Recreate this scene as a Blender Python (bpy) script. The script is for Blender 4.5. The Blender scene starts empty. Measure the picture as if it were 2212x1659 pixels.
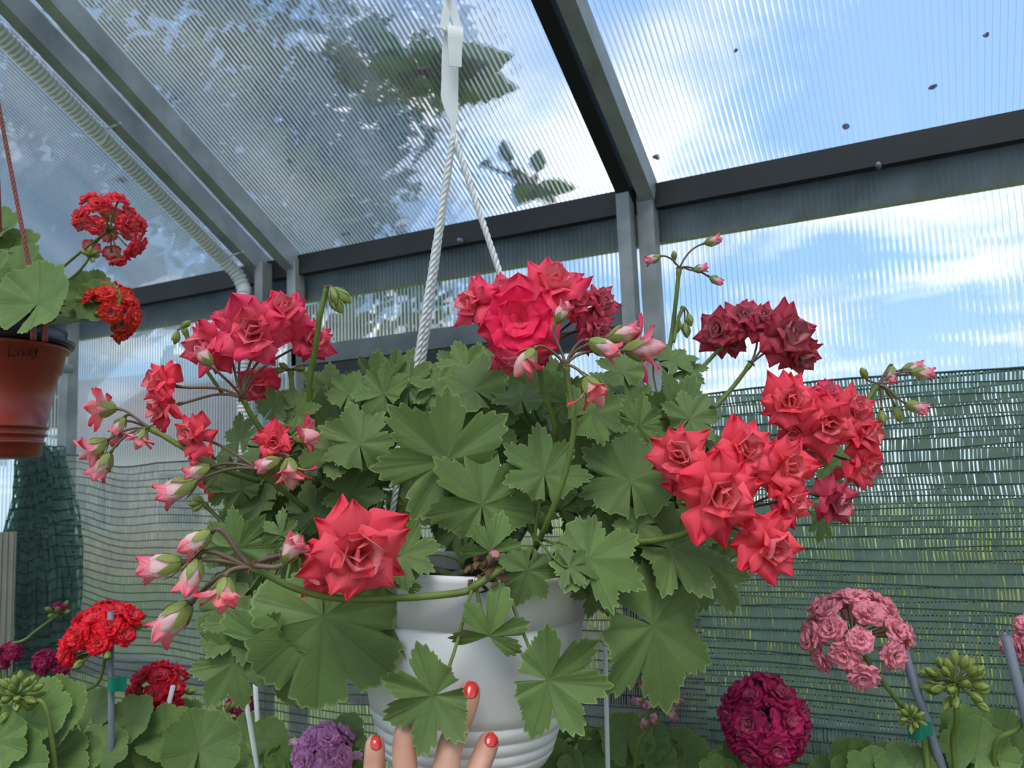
import bpy, math, random
import numpy as np
from mathutils import Vector, Matrix, noise

random.seed(7)
rnd = random.Random(11)
PI = math.pi
S = bpy.context.scene
COL = S.collection

# ------------------------------------------------------------------ camera
W, H, F = 2212.0, 1659.0, 1762.0
yaw, pitch, roll = [math.radians(a) for a in (-26.64, 6.57, 2.2)]
CAM = Vector((0, 0, 1.45))
_f = Vector((math.sin(yaw)*math.cos(pitch), math.cos(yaw)*math.cos(pitch), math.sin(pitch)))
_r = Vector((math.cos(yaw), -math.sin(yaw), 0))
_u = _r.cross(_f)
RT = _r*math.cos(roll) - _u*math.sin(roll)
UP = _u*math.cos(roll) + _r*math.sin(roll)
FW = _f
cam_d = bpy.data.cameras.new('camera')
cam = bpy.data.objects.new('camera', cam_d)
COL.objects.link(cam)
m = Matrix((RT, UP, -FW)).transposed().to_4x4()
m.translation = CAM
cam.matrix_world = m
cam_d.sensor_width = 36
cam_d.lens = 36*F/W
cam_d.clip_start = 0.02
cam_d.dof.use_dof = True
cam_d.dof.focus_distance = 0.74
cam_d.dof.aperture_fstop = 11.0
S.camera = cam

def at(px, py, d):
    return CAM + (FW + RT*((px-W/2)/F) + UP*((H/2-py)/F))*d
def ray(px, py):
    return FW + RT*((px-W/2)/F) + UP*((H/2-py)/F)
def on_y(px, py, y):
    r = ray(px, py); return CAM + r*(y/r.y)

# ------------------------------------------------------------------ sky, sun, exposure
S.view_settings.view_transform = 'Standard'
S.view_settings.look = 'None'
S.view_settings.gamma = 1
S.view_settings.use_curve_mapping = False
S.view_settings.exposure = 0.32
S.cycles.transparent_max_bounces = 24
S.cycles.max_bounces = 10
S.cycles.transmission_bounces = 10

def lin(h):
    c = [int(h[i:i+2], 16)/255 for i in (0, 2, 4)]
    return tuple((x/12.92 if x <= .04045 else ((x+.055)/1.055)**2.4) for x in c) + (1,)

class NT:
    def __init__(s, tree): s.t = tree; s.n = tree.nodes; s.l = tree.links
    def new(s, typ, **kw):
        n = s.n.new(typ)
        for k, v in kw.items():
            if k.startswith('i_'):
                n.inputs[k[2:].replace('_', ' ')].default_value = v
            else: setattr(n, k, v)
        return n
    def link(s, a, b): s.l.new(a, b)
    def math(s, op, a, b=None, clamp=False):
        n = s.n.new('ShaderNodeMath'); n.operation = op; n.use_clamp = clamp
        for i, v in enumerate((a, b)):
            if v is None: continue
            if isinstance(v, (int, float)): n.inputs[i].default_value = v
            else: s.l.new(v, n.inputs[i])
        return n.outputs[0]
    def mix(s, fac, a, b, blend='MIX'):
        n = s.n.new('ShaderNodeMix'); n.data_type = 'RGBA'; n.blend_type = blend
        for k, v in ((0, fac), (6, a), (7, b)):
            if isinstance(v, (int, float, tuple)): n.inputs[k].default_value = v
            else: s.l.new(v, n.inputs[k])
        return n.outputs[2]
    def ramp(s, fac, stops):
        n = s.n.new('ShaderNodeValToRGB')
        e = n.color_ramp.elements
        while len(e) < len(stops): e.new(.5)
        for x, (p, c) in zip(e, stops):
            x.position = p; x.color = c if len(c) == 4 else tuple(c)+(1,)
        s.l.new(fac, n.inputs[0]); return n.outputs[0]

world = bpy.data.worlds.new('sky'); S.world = world; world.use_nodes = True
w = NT(world.node_tree); w.n.clear()
tc = w.new('ShaderNodeTexCoord')
sep = w.new('ShaderNodeSeparateXYZ'); w.link(tc.outputs['Generated'], sep.inputs[0])
zz = w.math('ADD', w.math('MAXIMUM', sep.outputs[2], 0.0), 0.18)
comb = w.new('ShaderNodeCombineXYZ')
w.link(w.math('DIVIDE', sep.outputs[0], zz), comb.inputs[0])
w.link(w.math('DIVIDE', sep.outputs[1], zz), comb.inputs[1])
mp = w.new('ShaderNodeMapping'); mp.inputs['Location'].default_value = (1.7, 0.35, 0); mp.inputs['Rotation'].default_value = (0, 0, 0.3)
w.link(comb.outputs[0], mp.inputs[0])
nz = w.new('ShaderNodeTexNoise', i_Scale=1.9, i_Detail=8.0, i_Roughness=0.5, i_Distortion=0.2)
w.link(mp.outputs[0], nz.inputs['Vector'])
cloud = w.ramp(nz.outputs['Fac'], [(0.49, (0, 0, 0)), (0.61, (1, 1, 1))])
blue = w.ramp(sep.outputs[2], [(0.0, lin('b5cfe2')), (0.20, lin('8db6de')), (0.5, lin('86abe0')), (1.0, lin('668fd2'))])
nz2 = w.new('ShaderNodeTexNoise', i_Scale=2.6, i_Detail=5.0)
w.link(mp.outputs[0], nz2.inputs['Vector'])
ccol = w.ramp(nz2.outputs['Fac'], [(0.3, (0.60, 0.61, 0.62)), (0.62, (1.30, 1.27, 1.20))])
skyc = w.mix(cloud, blue, ccol)
bg = w.new('ShaderNodeBackground', i_Strength=1.3)
w.link(skyc, bg.inputs[0])
out = w.new('ShaderNodeOutputWorld'); w.link(bg.outputs[0], out.inputs[0])

sun_d = bpy.data.lights.new('sun', 'SUN'); sun_d.energy = 2.6; sun_d.angle = 0.5; sun_d.color = (1, .94, .86)
sun = bpy.data.objects.new('sun', sun_d); COL.objects.link(sun)
sun.rotation_euler = (math.radians(38), 0, math.radians(25))

# ------------------------------------------------------------------ materials
MATS = {}
def mat(name):
    m = bpy.data.materials.new(name); m.use_nodes = True
    t = NT(m.node_tree); t.n.clear()
    t.o = t.new('ShaderNodeOutputMaterial'); MATS[name] = m
    return m, t
def pbr(name, col, rough=.5, metal=0., bumpscale=None, bump=.1, var=.12, spec=.5, vscale=8, trans=0):
    m, t = mat(name)
    p = t.new('ShaderNodeBsdfPrincipled', i_Roughness=rough, i_Metallic=metal)
    p.inputs['Specular IOR Level'].default_value = spec
    tcn = t.new('ShaderNodeTexCoord')
    n = t.new('ShaderNodeTexNoise', i_Scale=vscale, i_Detail=4.0)
    t.link(tcn.outputs['Object'], n.inputs['Vector'])
    c = lin(col)
    dk = tuple(x*(1-var*2) for x in c[:3])+(1,); lt = tuple(min(1, x*(1+var)) for x in c[:3])+(1,)
    t.link(t.ramp(n.outputs['Fac'], [(.3, dk), (.7, lt)]), p.inputs['Base Color'])
    if bumpscale:
        n2 = t.new('ShaderNodeTexNoise', i_Scale=bumpscale, i_Detail=3.0)
        t.link(tcn.outputs['Object'], n2.inputs['Vector'])
        b = t.new('ShaderNodeBump', i_Strength=bump, i_Distance=.002)
        t.link(n2.outputs['Fac'], b.inputs['Height']); t.link(b.outputs[0], p.inputs['Normal'])
    if trans:
        tr = t.new('ShaderNodeBsdfTranslucent'); tr.inputs[0].default_value = c
        mx = t.new('ShaderNodeMixShader'); mx.inputs[0].default_value = trans
        t.link(p.outputs[0], mx.inputs[1]); t.link(tr.outputs[0], mx.inputs[2]); t.link(mx.outputs[0], t.o.inputs[0])
    else:
        t.link(p.outputs[0], t.o.inputs[0])
    return m

STEEL = pbr('galvanised_steel', '8f9598', .5, .08, 60, .05, .18, vscale=14)
STEELD = pbr('weathered_steel', '5b6366', .5, .3, 60, .05, .2, vscale=14)
WHITEP = pbr('white_plastic', 'f8f8f7', .32, 0, 30, .02, .02, trans=.25)
ROPEW = pbr('white_rope', 'e6e8e6', .6, 0, 200, .1, .05)
ROPEB = pbr('brown_rope', '8a4438', .6, 0, 200, .1, .1)
TERRA = pbr('brown_plastic', '93392a', .33, 0, 20, .02, .06)
BLACKP = pbr('black_plastic', '15171a', .35, 0, 20, .02, .1)
INK = pbr('ink', '16110f', .6)
GREYP = pbr('grey_stake', '737a86', .45, 0, 40, .05, .06)
WSTAKE = pbr('white_stake', 'dfe3e2', .45, 0, 40, .05, .04)
TEAL = pbr('teal_clip', '178a75', .35, 0, None, 0, .06, trans=.2)
CONDUIT = pbr('grey_conduit', 'd8dade', .45, 0, 30, .03, .08)
SOIL = pbr('soil', '241c16', .95, 0, 300, .9, .45, vscale=150)
STEMG = pbr('green_stem', '70843a', .5, 0, 300, .1, .18, vscale=25, trans=.1)
STEMD = pbr('woody_stem', '4a5232', .6, 0, 300, .2, .25, vscale=25)
PEDI = pbr('reddish_pedicel', '76604c', .5, 0, 200, .05, .22, vscale=22)
DRY = pbr('dried_petals', '6b4a33', .9, 0, 200, .3, .3, vscale=60)
SEPAL = pbr('sepal', '93a350', .5, 0, 200, .05, .15, vscale=40, trans=.2)
DARKST = pbr('dark_steel', '1d2123', .5, .2, 60, .05, .15, vscale=14)  # backlit shade of eave beam and middle rafter put into the steel colour
WOOD = pbr('bench_wood', '8a7558', .7, 0, 60, .3, .2, vscale=5)
CONC = pbr('gravel_floor', '4c4a44', .9, 0, 90, .6, .25, vscale=40)
LAWN = pbr('lawn', '93a557', .9, 0, 40, .6, .28, vscale=1.2)
BARK = pbr('bark', '54473a', .9, 0, 20, .6, .25)
CROWN = pbr('tree_leaves', '4f6644', .7, 0, None, 0, .3, vscale=1.5, trans=.35)
HEDGE = pbr('hedge_leaves', 'b9c048', .7, 0, None, 0, .3, vscale=1.5, trans=.35)
REFLECTL = pbr('reflected_leaves', '55782a', .6, 0, None, 0, .3, vscale=6, trans=.35)
WALLP = pbr('house_render', 'c9b5a4', .9, 0, 30, .2, .06)
ROOFT = pbr('roof_tiles', '6b4a42', .8, 0, 10, .3, .15)
NETD = pbr('net_thread', '1f4038', .6, 0, None, 0, .15)
OFFC = pbr('aged_sheet', 'a3a394', .6, 0, None, 0, .12, vscale=6, trans=.3)
NETD2 = pbr('net_tape_bunched', '6f8f82', .55, 0, None, 0, .2, vscale=30, trans=.5)
NETT = pbr('net_tape', '96ab98', .55, 0, None, 0, .2, vscale=30, trans=.7)
NETL = pbr('net_tape_light', 'a8aa9c', .55, 0, None, 0, .2, vscale=30, trans=.7)

def skin_mat():
    m, t = mat('skin')
    p = t.new('ShaderNodeBsdfPrincipled', i_Roughness=.48)
    tcn = t.new('ShaderNodeTexCoord')
    n = t.new('ShaderNodeTexNoise', i_Scale=35.0, i_Detail=5.0); t.link(tcn.outputs['Object'], n.inputs['Vector'])
    t.link(t.ramp(n.outputs['Fac'], [(.35, lin('c08a74')), (.65, lin('d6a48c'))]), p.inputs['Base Color'])
    n2 = t.new('ShaderNodeTexNoise', i_Scale=500.0, i_Detail=4.0); t.link(tcn.outputs['Object'], n2.inputs['Vector'])
    b = t.new('ShaderNodeBump', i_Strength=.25, i_Distance=.0006)
    t.link(n2.outputs['Fac'], b.inputs['Height']); t.link(b.outputs[0], p.inputs['Normal'])
    p.inputs['Subsurface Weight'].default_value = .12
    p.inputs['Subsurface Radius'].default_value = (.01, .004, .002)
    t.link(p.outputs[0], t.o.inputs[0]); return m
SKIN = skin_mat()
NAIL = pbr('red_nail_polish', 'd8332a', .15, 0, None, 0, .02, spec=.8)

def leaf_mat(name, c0, c1, vein, edge, zone=None):
    m, t = mat(name)
    p = t.new('ShaderNodeBsdfPrincipled', i_Roughness=.52)
    p.inputs['Specular IOR Level'].default_value = .22
    p.inputs['Sheen Weight'].default_value = .04
    p.inputs['Sheen Roughness'].default_value = .5
    uv = t.new('ShaderNodeUVMap'); s = t.new('ShaderNodeSeparateXYZ'); t.link(uv.outputs[0], s.inputs[0])
    u, v = s.outputs[0], s.outputs[1]
    oi = t.new('ShaderNodeObjectInfo')
    tcn = t.new('ShaderNodeTexCoord')
    n = t.new('ShaderNodeTexNoise', i_Scale=2.6, i_Detail=4.0); t.link(tcn.outputs['Object'], n.inputs['Vector'])
    base = t.ramp(n.outputs['Fac'], [(.32, lin(c0)), (.68, lin(c1))])
    base = t.mix(1.0, base, oi.outputs['Color'], 'MULTIPLY')
    main = t.math('SUBTRACT', 1, t.math('DIVIDE', v, .030), True)
    sv = None
    for u0 in (.22, .42, .60, .76):
        e = t.math('ABSOLUTE', t.math('SUBTRACT', v, t.math('MULTIPLY', t.math('SUBTRACT', u, u0), .85)))
        e = t.math('SUBTRACT', 1, t.math('DIVIDE', e, .012), True)
        sv = e if sv is None else t.math('MAXIMUM', sv, e)
    vv = t.math('MAXIMUM', main, t.math('MULTIPLY', sv, .30))
    base = t.mix(t.math('MULTIPLY', vv, .85), base, lin(vein))
    at_ = t.new('ShaderNodeAttribute', attribute_name='rad')
    r = at_.outputs['Fac']
    if zone:
        z = t.math('SUBTRACT', 1, t.math('DIVIDE', t.math('ABSOLUTE', t.math('SUBTRACT', r, .55)), .16), True)
        base = t.mix(t.math('MULTIPLY', z, .45), base, lin(zone))
    e = t.math('MULTIPLY', t.math('SUBTRACT', r, .96), 25, True)
    base = t.mix(t.math('MULTIPLY', e, .8), base, lin(edge))
    geo = t.new('ShaderNodeNewGeometry')
    back = t.mix(.45, base, lin('8a9f64'))
    base2 = t.mix(geo.outputs['Backfacing'], base, back)
    t.link(base2, p.inputs['Base Color'])
    n3 = t.new('ShaderNodeTexNoise', i_Scale=28.0, i_Detail=3.0); t.link(tcn.outputs['Object'], n3.inputs['Vector'])
    hgt = t.math('SUBTRACT', t.math('MULTIPLY', n3.outputs['Fac'], .35), vv)
    b = t.new('ShaderNodeBump', i_Strength=.38, i_Distance=.0012)
    t.link(hgt, b.inputs['Height']); t.link(b.outputs[0], p.inputs['Normal'])
    tr = t.new('ShaderNodeBsdfTranslucent')
    t.link(t.mix(.5, base2, lin('8fae2c'), 'MIX'), tr.inputs[0])
    mx = t.new('ShaderNodeMixShader'); mx.inputs[0].default_value = .16
    t.link(p.outputs[0], mx.inputs[1]); t.link(tr.outputs[0], mx.inputs[2]); t.link(mx.outputs[0], t.o.inputs[0])
    return m
LEAF = leaf_mat('ivy_leaf', '2a4211', '48681f', '14280a', 'a8c078')
ZLEAF = leaf_mat('zonal_leaf', '37551a', '527428', '213a10', '8faf5c', '2a4014')

def petal_mat():
    m, t = mat('petal')
    p = t.new('ShaderNodeBsdfPrincipled', i_Roughness=.5)
    p.inputs['Specular IOR Level'].default_value = .18
    oi = t.new('ShaderNodeObjectInfo')
    a = t.new('ShaderNodeAttribute', attribute_name='rad'); r = a.outputs['Fac']
    k = t.new('ShaderNodeAttribute', attribute_name='pale').outputs['Fac']
    uv = t.new('ShaderNodeUVMap'); s = t.new('ShaderNodeSeparateXYZ'); t.link(uv.outputs[0], s.inputs[0])
    wv = t.new('ShaderNodeTexNoise', i_Scale=1.0, i_Detail=2.0)
    cx = t.new('ShaderNodeCombineXYZ'); t.link(t.math('MULTIPLY', s.outputs[0], 26), cx.inputs[0]); t.link(t.math('MULTIPLY', s.outputs[1], 1.5), cx.inputs[1])
    t.link(k, cx.inputs[2]); t.link(cx.outputs[0], wv.inputs['Vector'])
    streak = wv.outputs['Fac']
    pale_c = t.mix(.88, oi.outputs['Color'], (.93, .74, .72, 1))
    geo = t.new('ShaderNodeNewGeometry')
    # white base streaking into the red, on both faces; the outer face is paler and veined
    f0 = t.math('MULTIPLY', t.math('SUBTRACT', .20, t.math('ADD', r, t.math('MULTIPLY', t.math('SUBTRACT', streak, .5), .35))), 4, True)
    bk = t.math('MULTIPLY', t.math('SUBTRACT', t.math('ADD', t.math('MULTIPLY', streak, .9), .62), t.math('ADD', r, .22)), 2.2, True)
    bk = t.math('MULTIPLY', t.math('MULTIPLY', bk, geo.outputs['Backfacing']), .6)
    f1 = t.math('MAXIMUM', f0, t.math('MAXIMUM', bk, t.math('MULTIPLY', k, t.math('MULTIPLY', t.math('SUBTRACT', t.math('ADD', streak, .75), r), 1.5, True))))
    c = t.mix(f1, oi.outputs['Color'], pale_c)
    t.link(c, p.inputs['Base Color'])
    b = t.new('ShaderNodeBump', i_Strength=.3, i_Distance=.0006)
    t.link(streak, b.inputs['Height']); t.link(b.outputs[0], p.inputs['Normal'])
    tr = t.new('ShaderNodeBsdfTranslucent'); t.link(c, tr.inputs[0])
    mx = t.new('ShaderNodeMixShader'); mx.inputs[0].default_value = .25
    t.link(p.outputs[0], mx.inputs[1]); t.link(tr.outputs[0], mx.inputs[2]); t.link(mx.outputs[0], t.o.inputs[0])
    return m
PETAL = petal_mat()

def poly_mat(name, period, clear=.5):
    """clear twin-wall sheet: each flute bends the view sideways like a weak cylinder lens"""
    m, t = mat(name)
    uv = t.new('ShaderNodeUVMap'); s = t.new('ShaderNodeSeparateXYZ'); t.link(uv.outputs[0], s.inputs[0])
    ph = t.math('MULTIPLY', s.outputs[0], 2*PI/period)
    hh = t.math('COSINE', ph)
    b = t.new('ShaderNodeBump', i_Strength=1.0, i_Distance=.0035)
    t.link(hh, b.inputs['Height'])
    cx = t.new('ShaderNodeCombineXYZ'); t.link(t.math('MULTIPLY', s.outputs[0], 6), cx.inputs[0]); t.link(t.math('MULTIPLY', s.outputs[1], .8), cx.inputs[1])
    n = t.new('ShaderNodeTexNoise', i_Scale=1.6, i_Detail=5.0); t.link(cx.outputs[0], n.inputs['Vector'])
    dirt = t.ramp(n.outputs['Fac'], [(.4, (0, 0, 0)), (.75, (1, 1, 1))])
    tr = t.new('ShaderNodeBsdfTransparent'); tr.inputs[0].default_value = (.93, .95, .95, 1)
    rf = t.new('ShaderNodeBsdfRefraction', i_Roughness=.04, i_IOR=1.045); rf.inputs[0].default_value = (.93, .95, .96, 1)
    t.link(b.outputs[0], rf.inputs['Normal'])
    gl = t.new('ShaderNodeBsdfGlossy', i_Roughness=.08); t.link(b.outputs[0], gl.inputs['Normal'])
    tl = t.new('ShaderNodeBsdfTranslucent'); tl.inputs[0].default_value = (.82, .85, .86, 1)
    m1 = t.new('ShaderNodeMixShader'); m1.inputs[0].default_value = 1-clear; t.link(tr.outputs[0], m1.inputs[1]); t.link(rf.outputs[0], m1.inputs[2])
    m2 = t.new('ShaderNodeMixShader'); t.link(t.math('ADD', t.math('MULTIPLY', dirt, .12), .055), m2.inputs[0]); t.link(m1.outputs[0], m2.inputs[1]); t.link(tl.outputs[0], m2.inputs[2])
    fr = t.new('ShaderNodeFresnel', i_IOR=1.35)
    m3 = t.new('ShaderNodeMixShader'); t.link(fr.outputs[0], m3.inputs[0]); t.link(m2.outputs[0], m3.inputs[1]); t.link(gl.outputs[0], m3.inputs[2])
    t.link(m3.outputs[0], t.o.inputs[0])
    return m
PITCH = .0092
POLY = poly_mat('polycarbonate_sheet', PITCH, .35)
def rib_mat():
    m, t = mat('polycarbonate_rib')
    tr = t.new('ShaderNodeBsdfTransparent'); tr.inputs[0].default_value = (.5, .55, .58, 1)
    gl = t.new('ShaderNodeBsdfGlossy', i_Roughness=.12); gl.inputs[0].default_value = (.9, .93, .95, 1)
    tl = t.new('ShaderNodeBsdfTranslucent'); tl.inputs[0].default_value = (.8, .84, .86, 1)
    a = t.new('ShaderNodeMixShader'); a.inputs[0].default_value = .3; t.link(tr.outputs[0], a.inputs[1]); t.link(gl.outputs[0], a.inputs[2])
    b = t.new('ShaderNodeMixShader'); b.inputs[0].default_value = .18; t.link(a.outputs[0], b.inputs[1]); t.link(tl.outputs[0], b.inputs[2])
    t.link(b.outputs[0], t.o.inputs[0]); return m
RIB = rib_mat()

# ------------------------------------------------------------------ mesh helpers
class MB:
    def __init__(s): s.v = []; s.f = []; s.mi = []; s.a = {}; s.uv = []; s.sm = []
    def add(s, vs, fs, mi=0, attrs=None, uvs=None, smooth=True):
        o = len(s.v); s.v += [tuple(v) for v in vs]
        for i, f in enumerate(fs):
            s.f.append(tuple(o+k for k in f)); s.mi.append(mi); s.sm.append(smooth)
            s.uv += (uvs[i] if uvs else [(0, 0)]*len(f))
        for k in ('rad', 'pale'):
            s.a.setdefault(k, []); s.a[k] += (attrs[k] if attrs and k in attrs else [0.6 if k == 'rad' else 0.0]*len(vs))
        return s
    def mesh(s, name, mats):
        me = bpy.data.meshes.new(name)
        me.from_pydata(s.v, [], s.f)
        for m_ in mats: me.materials.append(m_)
        me.polygons.foreach_set('material_index', s.mi)
        me.polygons.foreach_set('use_smooth', s.sm)
        u = me.uv_layers.new(name='UVMap')
        u.data.foreach_set('uv', [c for p in s.uv for c in p])
        if any(m_ in (PETAL, LEAF, ZLEAF) for m_ in mats):
            for k, v in s.a.items():
                at_ = me.attributes.new(k, 'FLOAT', 'POINT'); at_.data.foreach_set('value', v)
        me.update(); return me
    def box(s, c, sz, R=None, mi=0):
        c = Vector(c); hx, hy, hz = [q/2 for q in sz]
        vs = []
        for x in (-hx, hx):
            for y in (-hy, hy):
                for z in (-hz, hz):
                    p = Vector((x, y, z)); vs.append(c + (R @ p if R else p))
        return s.add(vs, [(0, 1, 3, 2), (4, 6, 7, 5), (0, 4, 5, 1), (2, 3, 7, 6), (0, 2, 6, 4), (1, 5, 7, 3)], mi, smooth=False)
    def bar(s, a, b, wid, hgt, up=Vector((0, 0, 1)), mi=0):
        a = Vector(a); b = Vector(b); y = (b-a).normalized(); x = y.cross(up).normalized(); z = x.cross(y)
        R = Matrix((x, y, z)).transposed()
        return s.box((a+b)/2, (wid, (b-a).length, hgt), R, mi)
    def tube(s, pts, rad, n=8, mi=0, cap=True):
        pts = [Vector(p) for p in pts]; k = len(pts)
        rs = rad if isinstance(rad, (list, tuple)) else [rad]*k
        t0 = (pts[1]-pts[0]).normalized()
        nrm = t0.orthogonal().normalized()
        vs = []; prev = t0
        for i, p in enumerate(pts):
            t = (pts[min(i+1, k-1)]-pts[max(i-1, 0)]).normalized()
            q = prev.rotation_difference(t); nrm = (q @ nrm).normalized(); prev = t
            bi = t.cross(nrm)
            for j in range(n):
                a = 2*PI*j/n
                vs.append(p + (nrm*math.cos(a)+bi*math.sin(a))*rs[i])
        fs = [(i*n+j, i*n+(j+1) % n, (i+1)*n+(j+1) % n, (i+1)*n+j) for i in range(k-1) for j in range(n)]
        if cap: fs += [tuple(range(n))[::-1], tuple(range((k-1)*n, k*n))]
        return s.add(vs, fs, mi)
    def lathe(s, prof, n=48, M=None, mi=0):
        vs = []
        for (r, z) in prof:
            for j in range(n):
                a = 2*PI*j/n; p = Vector((r*math.cos(a), r*math.sin(a), z)); vs.append(M @ p if M else p)
        k = len(prof)
        return s.add(vs, [(i*n+j, i*n+(j+1) % n, (i+1)*n+(j+1) % n, (i+1)*n+j) for i in range(k-1) for j in range(n)], mi)

def bez(p0, p1, p2, p3, n=12):
    o = []
    for i in range(n+1):
        t = i/n; q = 1-t
        o.append(Vector(p0)*q**3 + Vector(p1)*3*q*q*t + Vector(p2)*3*q*t*t + Vector(p3)*t**3)
    return o
def spline(pts, sub=6):
    P = [Vector(p) for p in pts]; P = [P[0]*2-P[1]] + P + [P[-1]*2-P[-2]]
    o = []
    for i in range(1, len(P)-2):
        for k in range(sub):
            t = k/sub; a, b, c, d = P[i-1], P[i], P[i+1], P[i+2]
            o.append(.5*((2*b)+(c-a)*t+(2*a-5*b+4*c-d)*t*t+(3*b-a-3*c+d)*t**3))
    o.append(P[-2]); return o

ROOTINV = {}
def thing(name, label, cat, loc, group=None, kind=None):
    o = bpy.data.objects.new(name, None); COL.objects.link(o)
    o.location = loc; o.empty_display_size = .05
    o['label'] = label
    if cat: o['category'] = cat
    if group: o['group'] = group
    if kind: o['kind'] = kind
    ROOTINV[o.name] = Matrix.Translation(-Vector(loc)); return o
def obj(name, me, parent=None, M=None, color=None, kind=None, label=None, sub=False):
    o = bpy.data.objects.new(name, me); COL.objects.link(o)
    if M is not None: o.matrix_basis = M
    if parent is not None:
        o.parent = parent
        if not sub and parent.name in ROOTINV: o.matrix_parent_inverse = ROOTINV[parent.name]
    if color: o.color = tuple(color[:3])+(1,)
    if kind: o['kind'] = kind
    if label: o['label'] = label
    return o
def tag(o, label, cat=None, group=None, kind=None):
    o['label'] = label
    if cat: o['category'] = cat
    if group: o['group'] = group
    if kind: o['kind'] = kind
    return o
def lab(o, label): o['label'] = label; return o

# ------------------------------------------------------------------ greenhouse shell
YW = 1.40
SL = math.radians(29.5)
eave_pt = on_y(1408, 407, YW); ZE = eave_pt.z             # underside of the roof sheet at the wall
def roof_z(y): return ZE + (YW-y)*math.tan(SL)
def wx(px, py): return on_y(px, py, YW).x
def wz(px, py): return on_y(px, py, YW).z
XL = wx(156, 800)                                        # left corner of the greenhouse
XR = 2.6
YR = -0.9                                                # ridge
rd = Vector((0, math.cos(SL), -math.sin(SL)))            # down the roof
rn = Vector((0, math.sin(SL), math.cos(SL)))             # roof normal

floor = tag(obj('floor', MB().box(((XL+XR)/2, -.9, -.03), (XR-XL+.2, 4.9, .06)).mesh('floor', [CONC])), 'grey gravel floor inside the greenhouse', kind='structure')
ground = tag(obj('ground', MB().box((0, 8, -.12), (60, 60, .1)).mesh('ground', [LAWN])), 'green lawn outside beyond the clear wall', kind='structure')

def sheet(parent, o, ux, uy, lx, ly, nrm, name='panel'):
    """twin-wall panel: two skins and the ribs between them; flutes run along uy"""
    th = .006
    mb = MB()
    for k in (0, 1):
        p = o + nrm*(th*k)
        vs = [p, p+ux*lx, p+ux*lx+uy*ly, p+uy*ly]
        if k == 0:
            inw = (ux.cross(uy)).dot(nrm) < 0
            q = (0, 1, 2, 3) if inw else (3, 2, 1, 0); U = [(0, 0), (lx, 0), (lx, ly), (0, ly)]
            mb.add(vs, [q], 0, uvs=[[U[k_] for k_ in q]], smooth=False)
    pn = obj(name, mb.mesh(name, [POLY]), parent)
    rb = MB(); n = int(lx/PITCH)
    for i in range(n+1):
        a = o + ux*(i*PITCH) + nrm*.0005
        b = a + uy*ly
        rb.add([a, b, b+nrm*th, a+nrm*th], [(0, 1, 2, 3)], 0, smooth=False)
    r = obj('rib', rb.mesh('rib', [RIB]), None, kind='stuff'); r.parent = pn
    return pn

ceiling = thing('ceiling', 'sloping roof of clear fluted sheets on steel rafters', None, (0, .3, ZE), kind='structure')
wall_back = thing('wall_back', 'clear fluted polycarbonate wall on galvanised steel posts', None, (0, YW, 0), kind='structure')
wall_left = thing('wall_left', 'end wall of clear fluted sheets at the left corner', None, (XL, .3, 0), kind='structure')

xa, xb = wx(583, 600), wx(648, 590)
xc, xd = wx(1372, 480), wx(1412, 470)
# roof sheets, seam hidden above the rafters
seams = [XL, (xa+xb)/2, (xc+xd)/2, XR]
LR = (YW-YR)/math.cos(SL)
for i in range(3):
    o_ = Vector((seams[i]+.001, YR, roof_z(YR))) + rn*.001
    sheet(ceiling, o_, Vector((1, 0, 0)), rd, seams[i+1]-seams[i]-.002, LR+.06, rn)
def rafter(x, wid=.027, h=.046):
    mb = MB(); a = Vector((x, YR, roof_z(YR)))-rn*(h/2); b = Vector((x, YW-.012, roof_z(YW-.012)))-rn*(h/2)
    mb.bar(a, b, wid, h, rn); return obj('rafter', mb.mesh('rafter', [DARKST if abs(x-xc) < .001 else STEEL]), ceiling)
for x in (xa, xb, xc, xd, XL+.02, XR-.02): rafter(x)
pz = .47
obj('purlin', MB().tube([(XL, pz, roof_z(pz)-.07), (XR, pz, roof_z(pz)-.07)], .014, 12).mesh('purlin', [STEEL]), ceiling)
obj('ridge_beam', MB().box(((XL+XR)/2, YR, roof_z(YR)-.03), (XR-XL, .04, .06)).mesh('ridge_beam', [STEELD]), ceiling)
# wall sheets
for i in range(3):
    sheet(wall_back, Vector((seams[i]+.001, YW+.001, 0.02)), Vector((1, 0, 0)), Vector((0, 0, 1)), seams[i+1]-seams[i]-.002, ZE-.02, Vector((0, 1, 0)))
sheet(wall_left, Vector((XL-.008, YW-2.2, .02)), Vector((0, 1, 0)), Vector((0, 0, 1)), 2.2, ZE-.02, Vector((-1, 0, 0)))
# eave purlin inside, gutter plate outside
h1 = ZE - wz(1421, 456)
obj('eave_beam', MB().box(((XL+XR)/2, YW-.012, ZE-h1/2), (XR-XL, .022, h1)).mesh('eave_beam', [DARKST]), wall_back)
h2 = wz(1421, 456) - wz(1429, 519)
obj('gutter_plate', MB().box(((XL+XR)/2, YW+.022, ZE-h1-h2/2+.005), (XR-XL, .02, h2+.01)).mesh('gutter_plate', [STEEL]), wall_back)
def post(x, y=YW-.016, wd=.024, z1=None, dep=.03):
    return obj('post', MB().box((x, y, (z1 or ZE-.01)/2), (wd, dep, (z1 or ZE-.01))).mesh('post', [STEEL]), wall_back)
post(wx(596, 640), YW-.04); post(wx(652, 640), YW-.02); post(wx(1376, 600), YW-.045, .024); post(wx(1414, 600), YW-.02, .03)
post(XL+.015, YW-.02, .035); post(XR-.02)
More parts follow.
